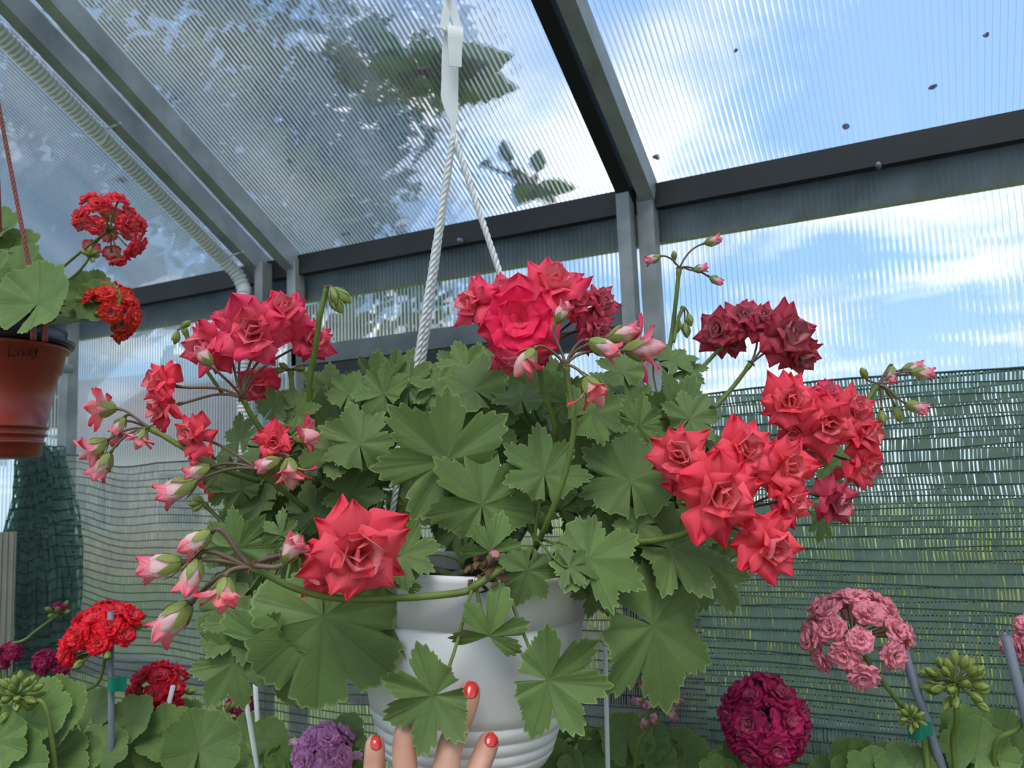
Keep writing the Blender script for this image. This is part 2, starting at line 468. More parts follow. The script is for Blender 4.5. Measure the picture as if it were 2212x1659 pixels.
# the other half of the roof and the front wall, behind the viewer
YF = 2*YR-YW
for i in range(3):
    o_ = Vector((seams[i]+.001, YR, roof_z(YR)))
    rd2 = Vector((0, -math.cos(SL), -math.sin(SL))); rn2 = Vector((0, -math.sin(SL), math.cos(SL)))
    sheet(ceiling, o_+rn2*.001, Vector((1, 0, 0)), rd2, seams[i+1]-seams[i]-.002, LR, rn2)
wall_front = thing('wall_front', 'clear fluted wall behind the viewer with an added light-blocking slab low down', None, (0, YF, 0), kind='structure')
sheet(wall_front, Vector((XL, YF, .02)), Vector((1, 0, 0)), Vector((0, 0, 1)), XR-XL, ZE-.02, Vector((0, -1, 0)))
obj('light_block', MB().box(((XL+XR)/2, YF+.02, .7), (XR-XL, .03, 1.4)).mesh('light_block', [NETD2]), wall_front)  # unseen slab added behind the viewer to cut frontal light

# rails
zt = wz(719, 753+14)
x0, x1 = wx(652, 700), wx(1376, 660)
obj('rail', MB().box(((x0+x1)/2, YW-.02, zt), (x1-x0, .03, .04)).mesh('rail', [STEELD]), wall_back)
zr = wz(1331, 1538); zr2 = wz(1944, 1600)
obj('rail', MB().box(((XL+XR)/2, YW-.02, (zr+zr2)/2), (XR-XL, .03, .045)).mesh('rail', [STEEL]), wall_back)
zr3 = wz(1331, 1490)
# opening vent between the posts
win = thing('window_1', 'grey framed vent window under the rail', None, ((x0+x1)/2, YW-.02, zt-.3), kind='structure')
fx0, fx1, fz0, fz1 = x0+.05, x1-.03, zr3, zt-.04
for nm, c, sz in (('frame', ((fx0+fx1)/2, YW-.02, fz1), (fx1-fx0, .03, .03)), ('frame', ((fx0+fx1)/2, YW-.02, fz0), (fx1-fx0, .03, .03)),
                  ('frame', (fx0, YW-.02, (fz0+fz1)/2), (.03, .03, fz1-fz0)), ('frame', (fx1, YW-.02, (fz0+fz1)/2), (.03, .03, fz1-fz0))):
    obj(nm, MB().box(c, sz).mesh(nm, [DARKST]), win)
# small cross pipe at the left corner
pc = on_y(150, 797, YW-.05)
obj('cross_pipe', MB().tube([(pc.x, YW-.045, pc.z), (pc.x, YW-.75, pc.z-.02)], .012, 12).mesh('cross_pipe', [STEEL]), wall_left)
obj('corner_post', MB().box((XL-.03, YW-.5, .95), (.03, .03, 1.9)).mesh('corner_post', [STEEL]), wall_left)

# bolts in the eave beam
for px, py in ((1898, 358), (995, 520)):
    p = on_y(px, py, YW-.03); obj('bolt', MB().tube([p+Vector((0, .01, 0)), p-Vector((0, .008, 0))], .004, 8).mesh('bolt', [STEEL]), wall_back)

# corrugated conduit clipped under the left rafter
cp = []
for t in np.linspace(0, 1, 40):
    y = 0.1 + (YW-.10-.1)*t
    cp.append(Vector((xa-.036, y, roof_z(y)-.052/math.cos(SL)-.006)))
cp += [Vector((xa-.02, YW-.065, cp[-1].z-.05)), Vector((xa-.012, YW-.07, cp[-1].z-.16)), Vector((xa-.012, YW-.07, cp[-1].z-.9)), Vector((xa-.012, YW-.07, .1))]
cs = spline(cp, 4)
L = 0; pts = [cs[0]]; rads = []
dense = [cs[0]]
for a, b in zip(cs, cs[1:]):
    n = max(1, int((b-a).length/.0022))
    dense += [a.lerp(b, (k+1)/n) for k in range(n)]
dense = dense[:1500]
rads = [.0150+.0018*math.sin(2*PI*i/4.0) for i in range(len(dense))]
cond = obj('conduit', MB().tube(dense, rads, 12).mesh('conduit', [CONDUIT]))
tag(cond, 'grey corrugated conduit running along the underside of the left roof rafter', 'conduit')
for i, (px, py) in enumerate(((222, 218), (590, 600))):
    y = .1+(YW-.2)*(.33 if i == 0 else .93)
    y = min(range(1000), key=lambda q: abs((lambda P: (P-CAM).dot(RT)/(P-CAM).dot(FW)*F+W/2)(Vector((xa-.03, .1+q*.0012, roof_z(.1+q*.0012)-.064)))-px))*.0012+.1
    c = Vector((xa-.036, y, roof_z(y)-.066)); mb = MB()
    ring = [c + Vector((math.cos(a)*.0182, 0, math.sin(a)*.0182)) for a in np.linspace(0, 2*PI, 25)]
    mb.tube(ring, .0018, 6)
    mb.tube([ring[2], Vector((xa+.014, y+.004, roof_z(y)-.052))], .0022, 6)
    o_ = obj('zip_tie', mb.mesh('zip_tie', [WHITEP]))
    tag(o_, ['white zip tie holding the conduit halfway up the left rafter', 'white zip tie holding the conduit where the rafter meets the post'][i], 'zip tie')

# ------------------------------------------------------------------ shade nets
def net(name, label, x0, x1, top, ztop_amp, z0, y, layers, tape, gap, band=.0175, seed=1, wave=.006, cell=.0042, yfun=None, zdrop=None):
    root = thing(name, label, 'shade net', ((x0+x1)/2, y, z0))
    r = random.Random(seed)
    nx = 60
    nb = int((top-z0)/band)
    def surf(x, z, k=0):
        s = (x-x0)/(x1-x0)
        dz = ztop_amp(s)*((z-z0)/(top-z0))
        yy = y - .012*k - wave*math.sin(7*x+2*z+seed) - wave*.6*math.sin(19*x-3*z) + (yfun(s, z) if yfun else 0)
        return Vector((x, yy, z+dz+.003*math.sin(11*x+z*40)*(1 if k == 0 else -1)))
    th = MB()
    for k in range(layers):
        for b in range(nb+1):
            z = z0 + b*band + k*band*.37
            if z > top: continue
            pts = [surf(x0+(x1-x0)*i/nx, z, k)+Vector((0, -.001, r.uniform(-.0006, .0006))) for i in range(nx+1)]
            th.tube(pts, .0013 if b < nb else .0022, 4, cap=False)
    obj('knitted_thread', th.mesh('knitted_thread', [NETD]), root, kind='stuff')
    V = []; Fc = []
    for k in range(layers):
        for b in range(nb):
            za = z0 + b*band + k*band*.37; zb = za+band
            if zb > top+.001: continue
            x = x0; ph = r.random()*6
            while x < x1:
                wdt = cell*gap*(.75+.5*r.random()); j = r.uniform(-.15, .15)*cell + cell*.3*math.sin(x*9+b)
                a = surf(x, za, k); c = surf(x+j, zb, k); dx = Vector((wdt, 0, 0)); n0 = len(V)
                if not (V and False):
                    V += [a, a+dx, c+dx*.9, c]; Fc.append((n0, n0+1, n0+2, n0+3))
                x += cell*(.85+.3*r.random())
    me = bpy.data.meshes.new('woven_tape'); me.from_pydata([tuple(v) for v in V], [], Fc); me.materials.append(tape); me.update()
    obj('woven_tape', me, root, kind='stuff')
    return root
xm = wx(1395, 900)
zl = wz(350, 978)
net('shade_net', 'pale single layer of green shade net sagging along the left half of the wall', XL+.02, xm+.1, zl, lambda s: .03*math.sin(s*22)*max(0, 1-s*4)-.02*math.sin(min(1, s*1.0)*PI), .55, YW-.085, 1, NETL, .55, seed=2)
zrn = wz(2212, 800)
net('shade_net', 'dense dark green double layer of shade net across the right half of the wall', xm, XR-.05, zrn, lambda s: .004*math.sin(s*9)+.01*s, .55, YW-.068, 2, NETT, .66, seed=5, cell=.0050)
# bunched fold in the left corner
rootf = thing('shade_net', 'dark bunched fold of shade net gathered in the left corner', 'shade net', (XL+.1, YW-.2, .55))
mb = MB(); ncol, nrow = 90, 40
top_z = wz(60, 990)
pa, pb_ = at(52, 990, 1.8), at(132, 1000, 1.95)
vs = []
for i in range(nrow):
    v = i/(nrow-1)
    for j in range(ncol):
        u = j/(ncol-1)
        P = pa.lerp(pb_, u); wdt = .35+.65*abs(v-.0)**.8
        x = P.x + (u-.5)*.1*math.sin(v*5); yv = P.y + .025*math.sin(u*44+3*math.sin(v*4)) + .01*math.sin(u*90+v*9)
        vs.append((x, yv, .6+(top_z-.6)*(1-v) - .012*math.sin(u*20)*(1-v)))
fs = []
rr = random.Random(3)
for i in range(nrow-1):
    for j in range(ncol-1):
        fs.append((i*ncol+j, i*ncol+j+1, (i+1)*ncol+j+1, (i+1)*ncol+j))
for f in fs:
    a, b, c, d = [Vector(vs[k]) for k in f]
    mb.add([a, a.lerp(b, .7), d.lerp(c, .7), d], [(0, 1, 2, 3)])
obj('woven_tape', mb.mesh('woven_tape', [NETD2]), rootf, kind='stuff')
th = MB()
for i in range(nrow):
    th.tube([vs[i*ncol+j] for j in range(ncol)], .0012, 4, cap=False)
obj('knitted_thread', th.mesh('knitted_thread', [NETD]), rootf, kind='stuff')

# ------------------------------------------------------------------ outside: trees, hedge, house
def tree(name, label, cx, cy, h, rc, nleaf, seed, mt=CROWN, low=.35, ls=.22, group=None):
    r = random.Random(seed); t = thing(name, label, 'tree', (cx, cy, -.07), group)
    mb = MB(); mb.tube([(cx, cy, -.1), (cx+.1, cy, h*.3), (cx, cy+.1, h*.75)], [h*.035, h*.025, h*.01], 10)
    for k in range(7):
        a = k*2.4; z = h*(.3+.07*k)
        mb.tube([(cx, cy, z), (cx+math.cos(a)*rc*.7, cy+math.sin(a)*rc*.7, z+h*.15)], [h*.01, h*.003], 6)
    obj('trunk', mb.mesh('trunk', [BARK]), t)
    V = []; Fc = []
    blobs = [(r.uniform(-1, 1)*rc*.7, r.uniform(-1, 1)*rc*.7, h*(low+(1-low)*r.random()*.85), rc*r.uniform(.3, .5)) for _ in range(16)]
    for i in range(nleaf):
        b = r.choice(blobs)
        d = Vector((r.gauss(0, 1), r.gauss(0, 1), r.gauss(0, 1))).normalized()*b[3]*r.uniform(.6, 1.05)
        p = Vector((cx+b[0], cy+b[1], b[2]))+d
        q = Vector((r.gauss(0, 1), r.gauss(0, 1), r.gauss(0, 1))).normalized(); e = q.orthogonal().normalized()*ls*r.uniform(.5, 1); g = q.cross(e).normalized()*ls*.5
        n0 = len(V); V += [p-e, p+g, p+e, p-g]; Fc.append((n0, n0+1, n0+2, n0+3))
    me = bpy.data.meshes.new('crown'); me.from_pydata([tuple(v) for v in V], [], Fc); me.materials.append(mt); me.update()
    obj('crown', me, t, kind='stuff')
    return t
tree('tree', 'tall dark tree standing behind the left half of the roof', -6.8, 4.6, 7.2, 2.8, 2600, 1)
tree('tree', 'broad grey green tree behind the upper left roof sheet', -9.0, 10.4, 12.0, 2.8, 3200, 2)
off = thing('panel_offcut', 'pale ribbed sheet offcut standing upright at the lower left edge', 'panel', at(-20, 1500, 1.72))
mb = MB(); A_, B_ = at(-90, 1160, 1.72), at(36, 1150, 1.75); dx = B_-A_; dx.z = 0; nn = Vector((dx.y, -dx.x, 0)).normalized()
zt_ = at(10, 1150, 1.73).z
cc = A_+dx*.5; ang_ = math.atan2(dx.y, dx.x); Rm_ = Matrix.Rotation(ang_, 3, 'Z')
obj('sheet', MB().box((cc.x, cc.y, zt_/2), (dx.length, .006, zt_), Rm_).mesh('sheet', [OFFC]), off)
for q in range(10):
    c_ = A_+dx*((q+.5)/10); mb.box((c_.x+nn.x*.004, c_.y+nn.y*.004, zt_/2), (dx.length/28, .004, zt_), Rm_)
obj('rib', mb.mesh('rib', [OFFC]), off, kind='stuff')
tree('tree', 'distant tree low behind the clear wall at the left corner', -14.5, 6.0, 5.6, 2.2, 3000, 3)
tree('shrub', 'yellow green shrub on the lawn behind the dense net', 0.25, 2.9, 1.15, .75, 5000, 4, HEDGE, .15, .1)
tree('shrub', 'low green shrub on the lawn behind the middle posts', -1.3, 3.6, 1.0, .7, 4000, 5, HEDGE, .15, .1)
hs = thing('house', 'pinkish rendered house far beyond the left shade net', 'house', (-13, 13.5, -.07))
obj('wall', MB().box((-13, 13.5, 1.2), (7, 4, 2.6)).mesh('wall', [WALLP]), hs)
mb = MB(); mb.add([(-16.8, 11.2, 2.4), (-9.2, 11.2, 2.4), (-9.2, 15.8, 2.4), (-16.8, 15.8, 2.4), (-16.8, 13.5, 3.9), (-9.2, 13.5, 3.9)], [(0, 1, 5, 4), (2, 3, 4, 5), (0, 4, 3), (1, 2, 5), (0, 3, 2, 1)], smooth=False)
obj('roof', mb.mesh('roof', [ROOFT]), hs)
for x in (-15, -13, -11):
    w_ = obj('window', MB().box((x, 11.47, 1.3), (1.0, .06, 1.1)).mesh('window', [WHITEP]), hs)
    g_ = obj('pane', MB().box((x, 11.43, 1.3), (.84, .02, .94)).mesh('pane', [BLACKP])); g_.parent = w_

# leaf shapes added over the roof sheet, standing in for reflected plants
def roof_pt(px, py, off=.03):
    r = ray(px, py); o_ = Vector((0, YW, ZE))+rn*off
    return CAM + r*((o_-CAM).dot(rn)/r.dot(rn))
def leaf_reflection(label, base, leaves, ww=.36):
    t = thing('leaf_reflection', label, 'leaf_reflection', roof_pt(*base))
    r = random.Random(base[0])
    mb = MB(); b0 = roof_pt(*base)
    for (px, py, qx, qy, s) in leaves:
        mb.tube([b0, roof_pt(px, py, .05)], .004, 6)
    obj('stem', mb.mesh('stem', [BARK]), t)
    for (px, py, qx, qy, s) in leaves:
        a = roof_pt(px, py, .04+r.random()*.03); b = roof_pt(qx, qy, .04+r.random()*.05); ax = b-a; sd = ax.cross(rn).normalized()*ax.length*ww*s
        vs = []; fs = []; n = 14
        for i in range(n+1):
            u = i/n; wd = math.sin(PI*min(1, u**.75))*(1+.12*((i % 2)*2-1))
            for k in (-1, -.5, 0, .5, 1):
                vs.append(a+ax*u+sd*wd*k+rn*(.02*(1-k*k)*math.sin(PI*u)))
        for i in range(n):
            for k in range(4): fs.append((i*5+k, i*5+k+1, i*5+k+6, i*5+k+5))
        obj('leaf', MB().add(vs, fs).mesh('leaf', [REFLECTL]), t)
leaf_reflection('large green leaf shapes added for plant reflections in the roof behind the white hook', (900, 150), [(930, 145, 1112, 118, .75), (930, 160, 1122, 190, .9), (920, 150, 950, 72, 1.5), (900, 140, 800, 142, 1.3), (905, 160, 885, 205, 1.5), (880, 110, 770, 50, .7), (930, 165, 1010, 205, 1.1)])
leaf_reflection('small leaf shapes added for plant reflections in the roof sheet beside the middle rafter', (1160, 400), [(1160, 400, 1250, 405, .7), (1160, 400, 1200, 440, .7), (1150, 390, 1120, 440, .8), (1150, 380, 1090, 375, .8), (1160, 370, 1165, 320, .9), (1100, 350, 1085, 300, .6), (1040, 350, 1065, 352, .9)])
# bits of debris lying on the roof sheets
SCR = ['near the top of the left roof bay', 'in the middle of the left roof bay', 'between the two left rafters', 'just below the conduit bend at left', 'low between the two left rafters', 'just above the eave beam left of the rope', 'near the top right of the middle rafters', 'near the upper right corner of the roof', 'topmost at the right end of the roof', 'above the eave beam bolt at right', 'beside the foot of the right middle rafter']
for SK, (px, py) in enumerate( ((382, 212), (632, 348), (363, 325), (270, 388), (445, 425), (752, 505), (1590, 110), (2015, 190), (2130, 78), (1828, 275), (1418, 340))):
    p = roof_pt(px, py, .008); mb = MB(); r = random.Random(px)
    s = (.004+.004*r.random())*(p-CAM).length/1.6
    n = 9; ring = [p+(Vector((1, 0, 0))*math.cos(a)+rd*math.sin(a))*s*r.uniform(.6, 1.2)+rn*r.uniform(0, .003) for a in np.linspace(0, 2*PI, n, endpoint=False)]
    mb.add([p+rn*.005]+ring, [(0, i+1, (i+1) % n+1) for i in range(n)])
    o_ = obj('leaf_scrap', mb.mesh('leaf_scrap', [DRY])); tag(o_, 'tiny brown leaf scrap '+SCR[SK], 'debris', 'scraps on the roof')

# ------------------------------------------------------------------ leaf meshes
def leaf_mesh(kind, seed):
    r = random.Random(seed*31+hash(kind) % 7 if False else seed*31+len(kind))
    prof_ivy = [(0, 1), (.12, .93), (.2, .865), (.34, .90), (.42, .86), (.52, .745), (.68, .775), (.78, .70), (.9, None), (1, None)]
    prof_rnd = [(0, 1), (.15, .985), (.25, .955), (.38, .985), (.5, .965), (.58, .93), (.72, .95), (.84, .92), (.93, None), (1, None)]
    if kind == 'ivy':
        lob = [(-150, .56), (-100, .86), (-49, .93), (0, 1.0), (49, .93), (100, .86), (150, .56)]; s = .5; prof = prof_ivy
        sb_ = [.5, .58, .40, .56, .56, .40, .58, .5]
    elif kind == 'three':
        lob = [(-105, .72), (-52, .80), (0, 1.0), (52, .80), (105, .72)]; s = .34; prof = prof_ivy
    elif kind == 'big':
        lob = [(-150, .62), (-102, .86), (-51, .97), (0, 1.0), (51, .97), (102, .86), (150, .62)]; s = .68; prof = prof_rnd
    else:
        lob = [(-150, .92), (-107, .97), (-64, 1.0), (-21, 1.0), (21, 1.0), (64, 1.0), (107, .97), (150, .92)]; s = .86; prof = prof_rnd
    step = (lob[1][0]-lob[0][0])/2
    rings = [0.0, .08, .2, .34, .48, .62, .76, .88, .95, 1.0]
    cup = r.uniform(-.12, .18); drp = r.uniform(.0, .22); amp = r.uniform(.05, .12); ph = r.random()*6; fold = r.uniform(-.15, .35)
    if kind == 'big': drp = .3; fold = .1; amp = .09
    if kind == 'round': cup = .12+r.random()*.1; amp = .07; drp = .0
    cols = []
    for li, (ac, Ln) in enumerate(lob):
        Ln *= r.uniform(.93, 1.05); ac += r.uniform(-3, 3)
        hl = (lob[li-1][0]+lob[li][0])/2 if li else ac-step*.95
        hr = (lob[li+1][0]+lob[li][0])/2 if li < len(lob)-1 else ac+step*.95
        sl = s*(Ln+(lob[li-1][1] if li else Ln*.5))/2/Ln; sr_ = s*(Ln+(lob[li+1][1] if li < len(lob)-1 else Ln*.5))/2/Ln
        if kind == 'ivy':
            sl = sb_[li]/Ln*(.95 if seed % 2 else 1.08); sr_ = sb_[li+1]/Ln*(.95 if seed % 2 else 1.08)
        pts = []
        for sgn, hb, sv in ((-1, hl, sl), (1, hr, sr_)):
            q = []
            for t, rv in prof:
                if rv is None: rv = sv+(.09 if t < 1 else 0)*(1 if kind != 'round' else .5)
                q.append((ac+(hb-ac)*t, max(rv, sv*.98)*Ln*(1 if t in (0, 1) else r.uniform(.98, 1.02)), t*sgn))
            pts += q[::-1] if sgn < 0 else q[1:]
        cols.append((ac, Ln, pts))
    mb = MB(); V = []; rad = []; Fs = []; UV = []
    def P(ang, R, f, t, ac, Ln):
        a = math.radians(ang); rr = R*f
        x, y = math.sin(a)*rr, math.cos(a)*rr
        z = cup*rr*rr - drp*max(0, y)**2*.8 - (.10*abs(x)*abs(x)*2 if kind == 'big' else 0) + fold*abs(x)*.5
        z += (.07 if kind == 'round' else .10)*abs(t)*(1.3-.5*abs(t))*f*(1-.35*f)*1.4 - .05*f + amp*math.sin(3.1*a+ph)*f*f + .025*math.sin(9*a+ph*2)*f**3
        return (x, y, z)
    # shared boundary columns are welded per ring
    allc = []
    for ac, Ln, pts in cols:
        allc.append([(ang, R, t, ac, Ln) for ang, R, t in pts])
    for li, c in enumerate(allc):
        base = len(V); n = len(c); m_ = len(rings)
        for f in rings:
            for (ang, R, t, ac, Ln) in c:
                V.append(P(ang, R, f, t, ac, Ln)); rad.append(f)
        for i in range(m_-1):
            for j in range(n-1):
                idx = (base+i*n+j, base+i*n+j+1, base+(i+1)*n+j+1, base+(i+1)*n+j)
                uv = []
                for (ii, jj) in ((i, j), (i, j+1), (i+1, j+1), (i+1, j)):
                    ang, R, t, ac, Ln = c[jj]; q = R*rings[ii]; da = math.radians(ang-ac)
                    uv.append((q*math.cos(da)/Ln, abs(q*math.sin(da))))
                Fs.append(idx[::-1]); UV.append(uv[::-1])
    mb.add(V, Fs, 0, {'rad': rad}, UV)
    me = mb.mesh('leaf', [ZLEAF if kind == 'round' else LEAF])
    import bmesh
    bm = bmesh.new(); bm.from_mesh(me); bmesh.ops.remove_doubles(bm, verts=bm.verts, dist=1e-5); bm.to_mesh(me); bm.free()
    return me
LM = {'ivy': [leaf_mesh('ivy', i) for i in range(9)], 'three': [leaf_mesh('three', i) for i in range(3)],
      'big': [leaf_mesh('big', i) for i in range(3)], 'round': [leaf_mesh('round', i) for i in range(6)]}

def leaf_M(pos, tip, n, size):
    n = n.normalized(); y = (tip - n*tip.dot(n)).normalized(); x = y.cross(n)
    R = Matrix((x, y, n)).transposed().to_4x4()
    return Matrix.Translation(pos) @ R @ Matrix.Scale(size, 4)
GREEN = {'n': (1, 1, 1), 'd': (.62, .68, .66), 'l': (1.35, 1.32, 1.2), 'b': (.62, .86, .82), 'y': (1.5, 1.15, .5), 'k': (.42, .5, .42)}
def put_leaf(root, px, py, d, size, ang, tx=0, ty=.25, tone='n', kind='ivy', org=None, r=rnd, petiole=True, var=None, pr=.0016):
    pos = at(px, py, d); a = math.radians(ang)
    tip = RT*math.cos(a)+UP*math.sin(a)
    tx += r.gauss(0, .22); ty += r.gauss(0, .18)
    n = -FW + RT*tx + UP*ty
    M = leaf_M(pos, tip, n, size*d/F)
    me = LM[kind][(var if var is not None else r.randrange(99)) % len(LM[kind])]
    g = GREEN[tone]; k = r.uniform(.86, 1.14)
    o = obj('leaf', me, root, M, (g[0]*k*r.uniform(.94, 1.06), g[1]*k, g[2]*k*r.uniform(.9, 1.1)))
    if petiole and org is not None:
        nn = n.normalized(); q = (org-pos); L_ = q.length
        yb = (tip-nn*tip.dot(nn)).normalized()
        c1 = pos - yb*L_*.18 - nn*L_*.12; c2 = org + Vector((0, 0, L_*.35))
        return bez(pos-nn*.0005, c1, c2, org, 9)
    return None

# ------------------------------------------------------------------ petals and blossoms
def petal_geo(mb, M, L_, Wd, pt, th0, curl, rollb, pale, r, nu=6, nt=8, notch=0, ruf=.06):
    """wedge petal growing from the origin along a curve in the local YZ plane; Z is the flower axis"""
    V = []; rad = []; pl = []; Fs = []; UV = []
    ang = th0; y = z = 0.0; k1, k2 = r.uniform(-1, 1), r.random()*6
    for i in range(nt+1):
        t = i/nt
        if i:
            y += math.sin(ang)*L_/nt; z += math.cos(ang)*L_/nt
            ang += curl*(.4+1.2*t)/nt
        if pt > 0:
            wd = (t/.62)**.75 if t < .62 else max(.02, 1-((t-.62)/.38)**(1+1.2*(1-pt)))
        else:
            wd = (t/.7)**.7 if t < .7 else math.sqrt(max(.0, 1-((t-.7)/.3)**2))*.98+.02
        wd = (.1+.9*wd)*Wd if t < .62 else wd*Wd
        ny, nz = math.cos(ang), -math.sin(ang)
        for j in range(nu+1):
            u = j/nu*2-1
            off = -rollb*(u*u)*wd*(.3+t) + .10*wd*math.sin(u*5+k2+t*4)*t*k1
            x = u*wd*(1-.18*abs(rollb)*u*u)
            tt = t-(notch*(1-abs(u))*.12 if i == nt else 0)
            rf_ = ruf*L_*t*t*math.sin(u*6+k2)*(1+.5*math.sin(u*11+k2*2))
            V.append(M @ Vector((x+.10*L_*k1*t*t, y-ny*(off+rf_), z-nz*(off+rf_))))
            rad.append(t); pl.append(pale); 
    n = nu+1
    for i in range(nt):
        for j in range(nu):
            Fs.append((i*n+j, i*n+j+1, (i+1)*n+j+1, (i+1)*n+j))
            UV.append([(j/nu, i/nt), ((j+1)/nu, i/nt), ((j+1)/nu, (i+1)/nt), (j/nu, (i+1)/nt)])
    mb.add(V, Fs, 0, {'rad': rad, 'pale': pl}, UV)
I4 = Matrix.Identity(4)
def rz(a): return Matrix.Rotation(a, 4, 'Z')
def petal_mesh(seed, pt=.8, th0=1.25, curl=.6, rollb=.25, L_=.5, Wd=.27):
    r = random.Random(seed); mb = MB()
    petal_geo(mb, I4, L_, Wd, pt, th0, curl, rollb, .1, r, 10, 12, 0, .09)
    return mb.mesh('petal', [PETAL])
PM = {'rose': [petal_mesh(i, .95, .85+.14*i, .55+.22*(i % 4), .55+.2*(i % 3), .56, .25) for i in range(7)],
      'full': [petal_mesh(20+i, .35, 1.15+.1*i, .35+.1*i, .12, .5, .26) for i in range(4)]}
def calyx(mb, s=1.0, mi=1):
    mb.lathe([(.004, -.26*s), (.03, -.24*s), (.06, -.12*s), (.075, .0), (.05, .05)], 10, None, mi)
def core_mesh(kind, seed, outer=False):
    r = random.Random(seed); mb = MB()
    if kind == 'rose':     # rosebud centre: pale cupped heart, pointed petals opening around it
        for k in range(2): petal_geo(mb, rz(k*3.1+r.random()) @ Matrix.Translation((0, .015, 0)), .30, .15, 0, .15, -.1, -.5, .6, r)
        for k in range(3): petal_geo(mb, rz(k*2.1+r.random()) @ Matrix.Translation((0, .05, 0)), .36+r.uniform(-.03, .05), .22, .2, .28, .1, -.45, .55, r)
        for k in range(4): petal_geo(mb, rz(k*1.57+.4+r.uniform(-.3, .3)), .42+r.uniform(-.05, .06), .21, .8, .42+r.uniform(-.1, .15), .7, .45, .2, r)
        for k in range(5): petal_geo(mb, rz(k*1.257+r.uniform(-.25, .25)), .50+r.uniform(-.07, .06), .22, .95, .72+r.uniform(-.15, .2), .95, .6, .15, r)
    elif kind == 'full':   # open double flower with rounded petals
        for k in range(5): petal_geo(mb, rz(k*1.257+r.random()), .17, .07, .2, .5, .3, .1, .1, r, 4, 5)
        for k in range(7): petal_geo(mb, rz(k*.9+.3+r.uniform(-.15, .15)), .30, .14, .1, .75+r.uniform(-.15, .15), .3, -.1, .05, r)
        for k in range(8): petal_geo(mb, rz(k*.785+r.uniform(-.15, .15)), .40, .19, .2, 1.0+r.uniform(-.1, .1), .35, .05, 0, r)
    else:                  # pom: small many-petalled rosette
        for k in range(4): petal_geo(mb, rz(k*1.57+r.random()), .22, .1, 0, .25, .3, -.3, .3, r, 6, 6, 0, .14)
        for k in range(7): petal_geo(mb, rz(k*.9+r.random()*.5), .33, .15, 0, .55+r.uniform(-.3, .3), .5, -.1, .15, r, 6, 6, 0, .14)
        for k in range(9): petal_geo(mb, rz(k*.7+r.random()*.5), .42, .18, 0, .95+r.uniform(-.3, .3), .6, .1, .05, r, 6, 7, 0, .14)
        for k in range(10): petal_geo(mb, rz(k*.63+r.random()*.5), .48, .2, 0, 1.35+r.uniform(-.3, .3), .5, .15, .05, r, 6, 7, 0, .14)
    if outer:
        for k in range(8): petal_geo(mb, rz(k*.785+r.uniform(-.25, .25)), r.uniform(.45, .6), .24, .95, 1.15+r.uniform(-.3, .45), .8, .6, .1, r)
    calyx(mb)
    return mb.mesh('blossom', [PETAL, SEPAL])
CM = {'rose': [core_mesh('rose', i) for i in range(4)], 'full': [core_mesh('full', 10+i) for i in range(2)],
      'pom': [core_mesh('pom', 20+i) for i in range(4)], 'whole': [core_mesh('rose', 30+i, True) for i in range(3)]}
def bud_mesh(seed, opened=.0, green=False):
    r = random.Random(seed); mb = MB()
    n = 14; V = []; rad = []; pl = []; Fs = []; UV = []
    prof = [(0, 0), (.16, .10), (.25, .3), (.27, .5), (.22, .72), (.12, .9), (.03, 1.0)]
    for i, (rr, z) in enumerate(prof):
        for j in range(n):
            a = 2*PI*j/n + z*1.4; q = rr*(1+.13*math.sin(3*a+seed)+.05*r.uniform(-1, 1))
            V.append((q*math.cos(a), q*math.sin(a), z)); rad.append(.25+.7*z if not green else .1); pl.append(.95)
    for i in range(len(prof)-1):
        for j in range(n):
            Fs.append((i*n+j, i*n+(j+1) % n, (i+1)*n+(j+1) % n, (i+1)*n+j)); UV.append([(j/n*1.5, i/6), ((j+1)/n*1.5, i/6), ((j+1)/n*1.5, (i+1)/6), (j/n*1.5, (i+1)/6)])
    mb.add(V, Fs, 1 if green else 0, {'rad': rad, 'pale': pl}, UV)
    if not green:
        for k in range(4):
            petal_geo(mb, rz(k*1.57+r.random()) @ Matrix.Translation((0, .05, .12)), .85, .26, .6, .22+opened*.4+r.uniform(0, .15), .15+opened*.9, -.5+opened*.5, .5, r, 6, 8)
        if opened > .2:
            for k in range(3):
                petal_geo(mb, rz(k*2.1+r.random()) @ Matrix.Translation((0, .05, .15)), .95, .30, .7, .5+opened*.5, .8+opened, .1, .15, r, 6, 8)
    for k in range(5):      # sepals hugging the bud
        a = 2*PI*k/5; V = []; Fs = []
        for i in range(7):
            t = i/6; wd = .13*math.sin(PI*min(.98, t**.8+.12)); rr_ = .05+.25*math.sin(PI*min(1, t*.62+.08)) + (opened*.14+.02)*t
            for u in (-1, 0, 1):
                b = a+u*wd/max(.12, rr_)
                V.append((math.cos(b)*rr_, math.sin(b)*rr_, -.03+t*(.62 if not green else .95)))
        for i in range(6):
            for j in range(2): Fs.append((i*3+j, i*3+j+1, (i+1)*3+j+1, (i+1)*3+j))
        mb.add(V, Fs, 1)
    mb.lathe([(.045, -.14), (.06, -.04), (.14, .06)], 8, None, 1)
    return mb.mesh('bud', [PETAL, SEPAL])
BM = {'bud': [bud_mesh(i, 0) for i in range(3)], 'open': [bud_mesh(10+i, .55) for i in range(3)], 'green': [bud_mesh(20+i, 0, True) for i in range(2)]}

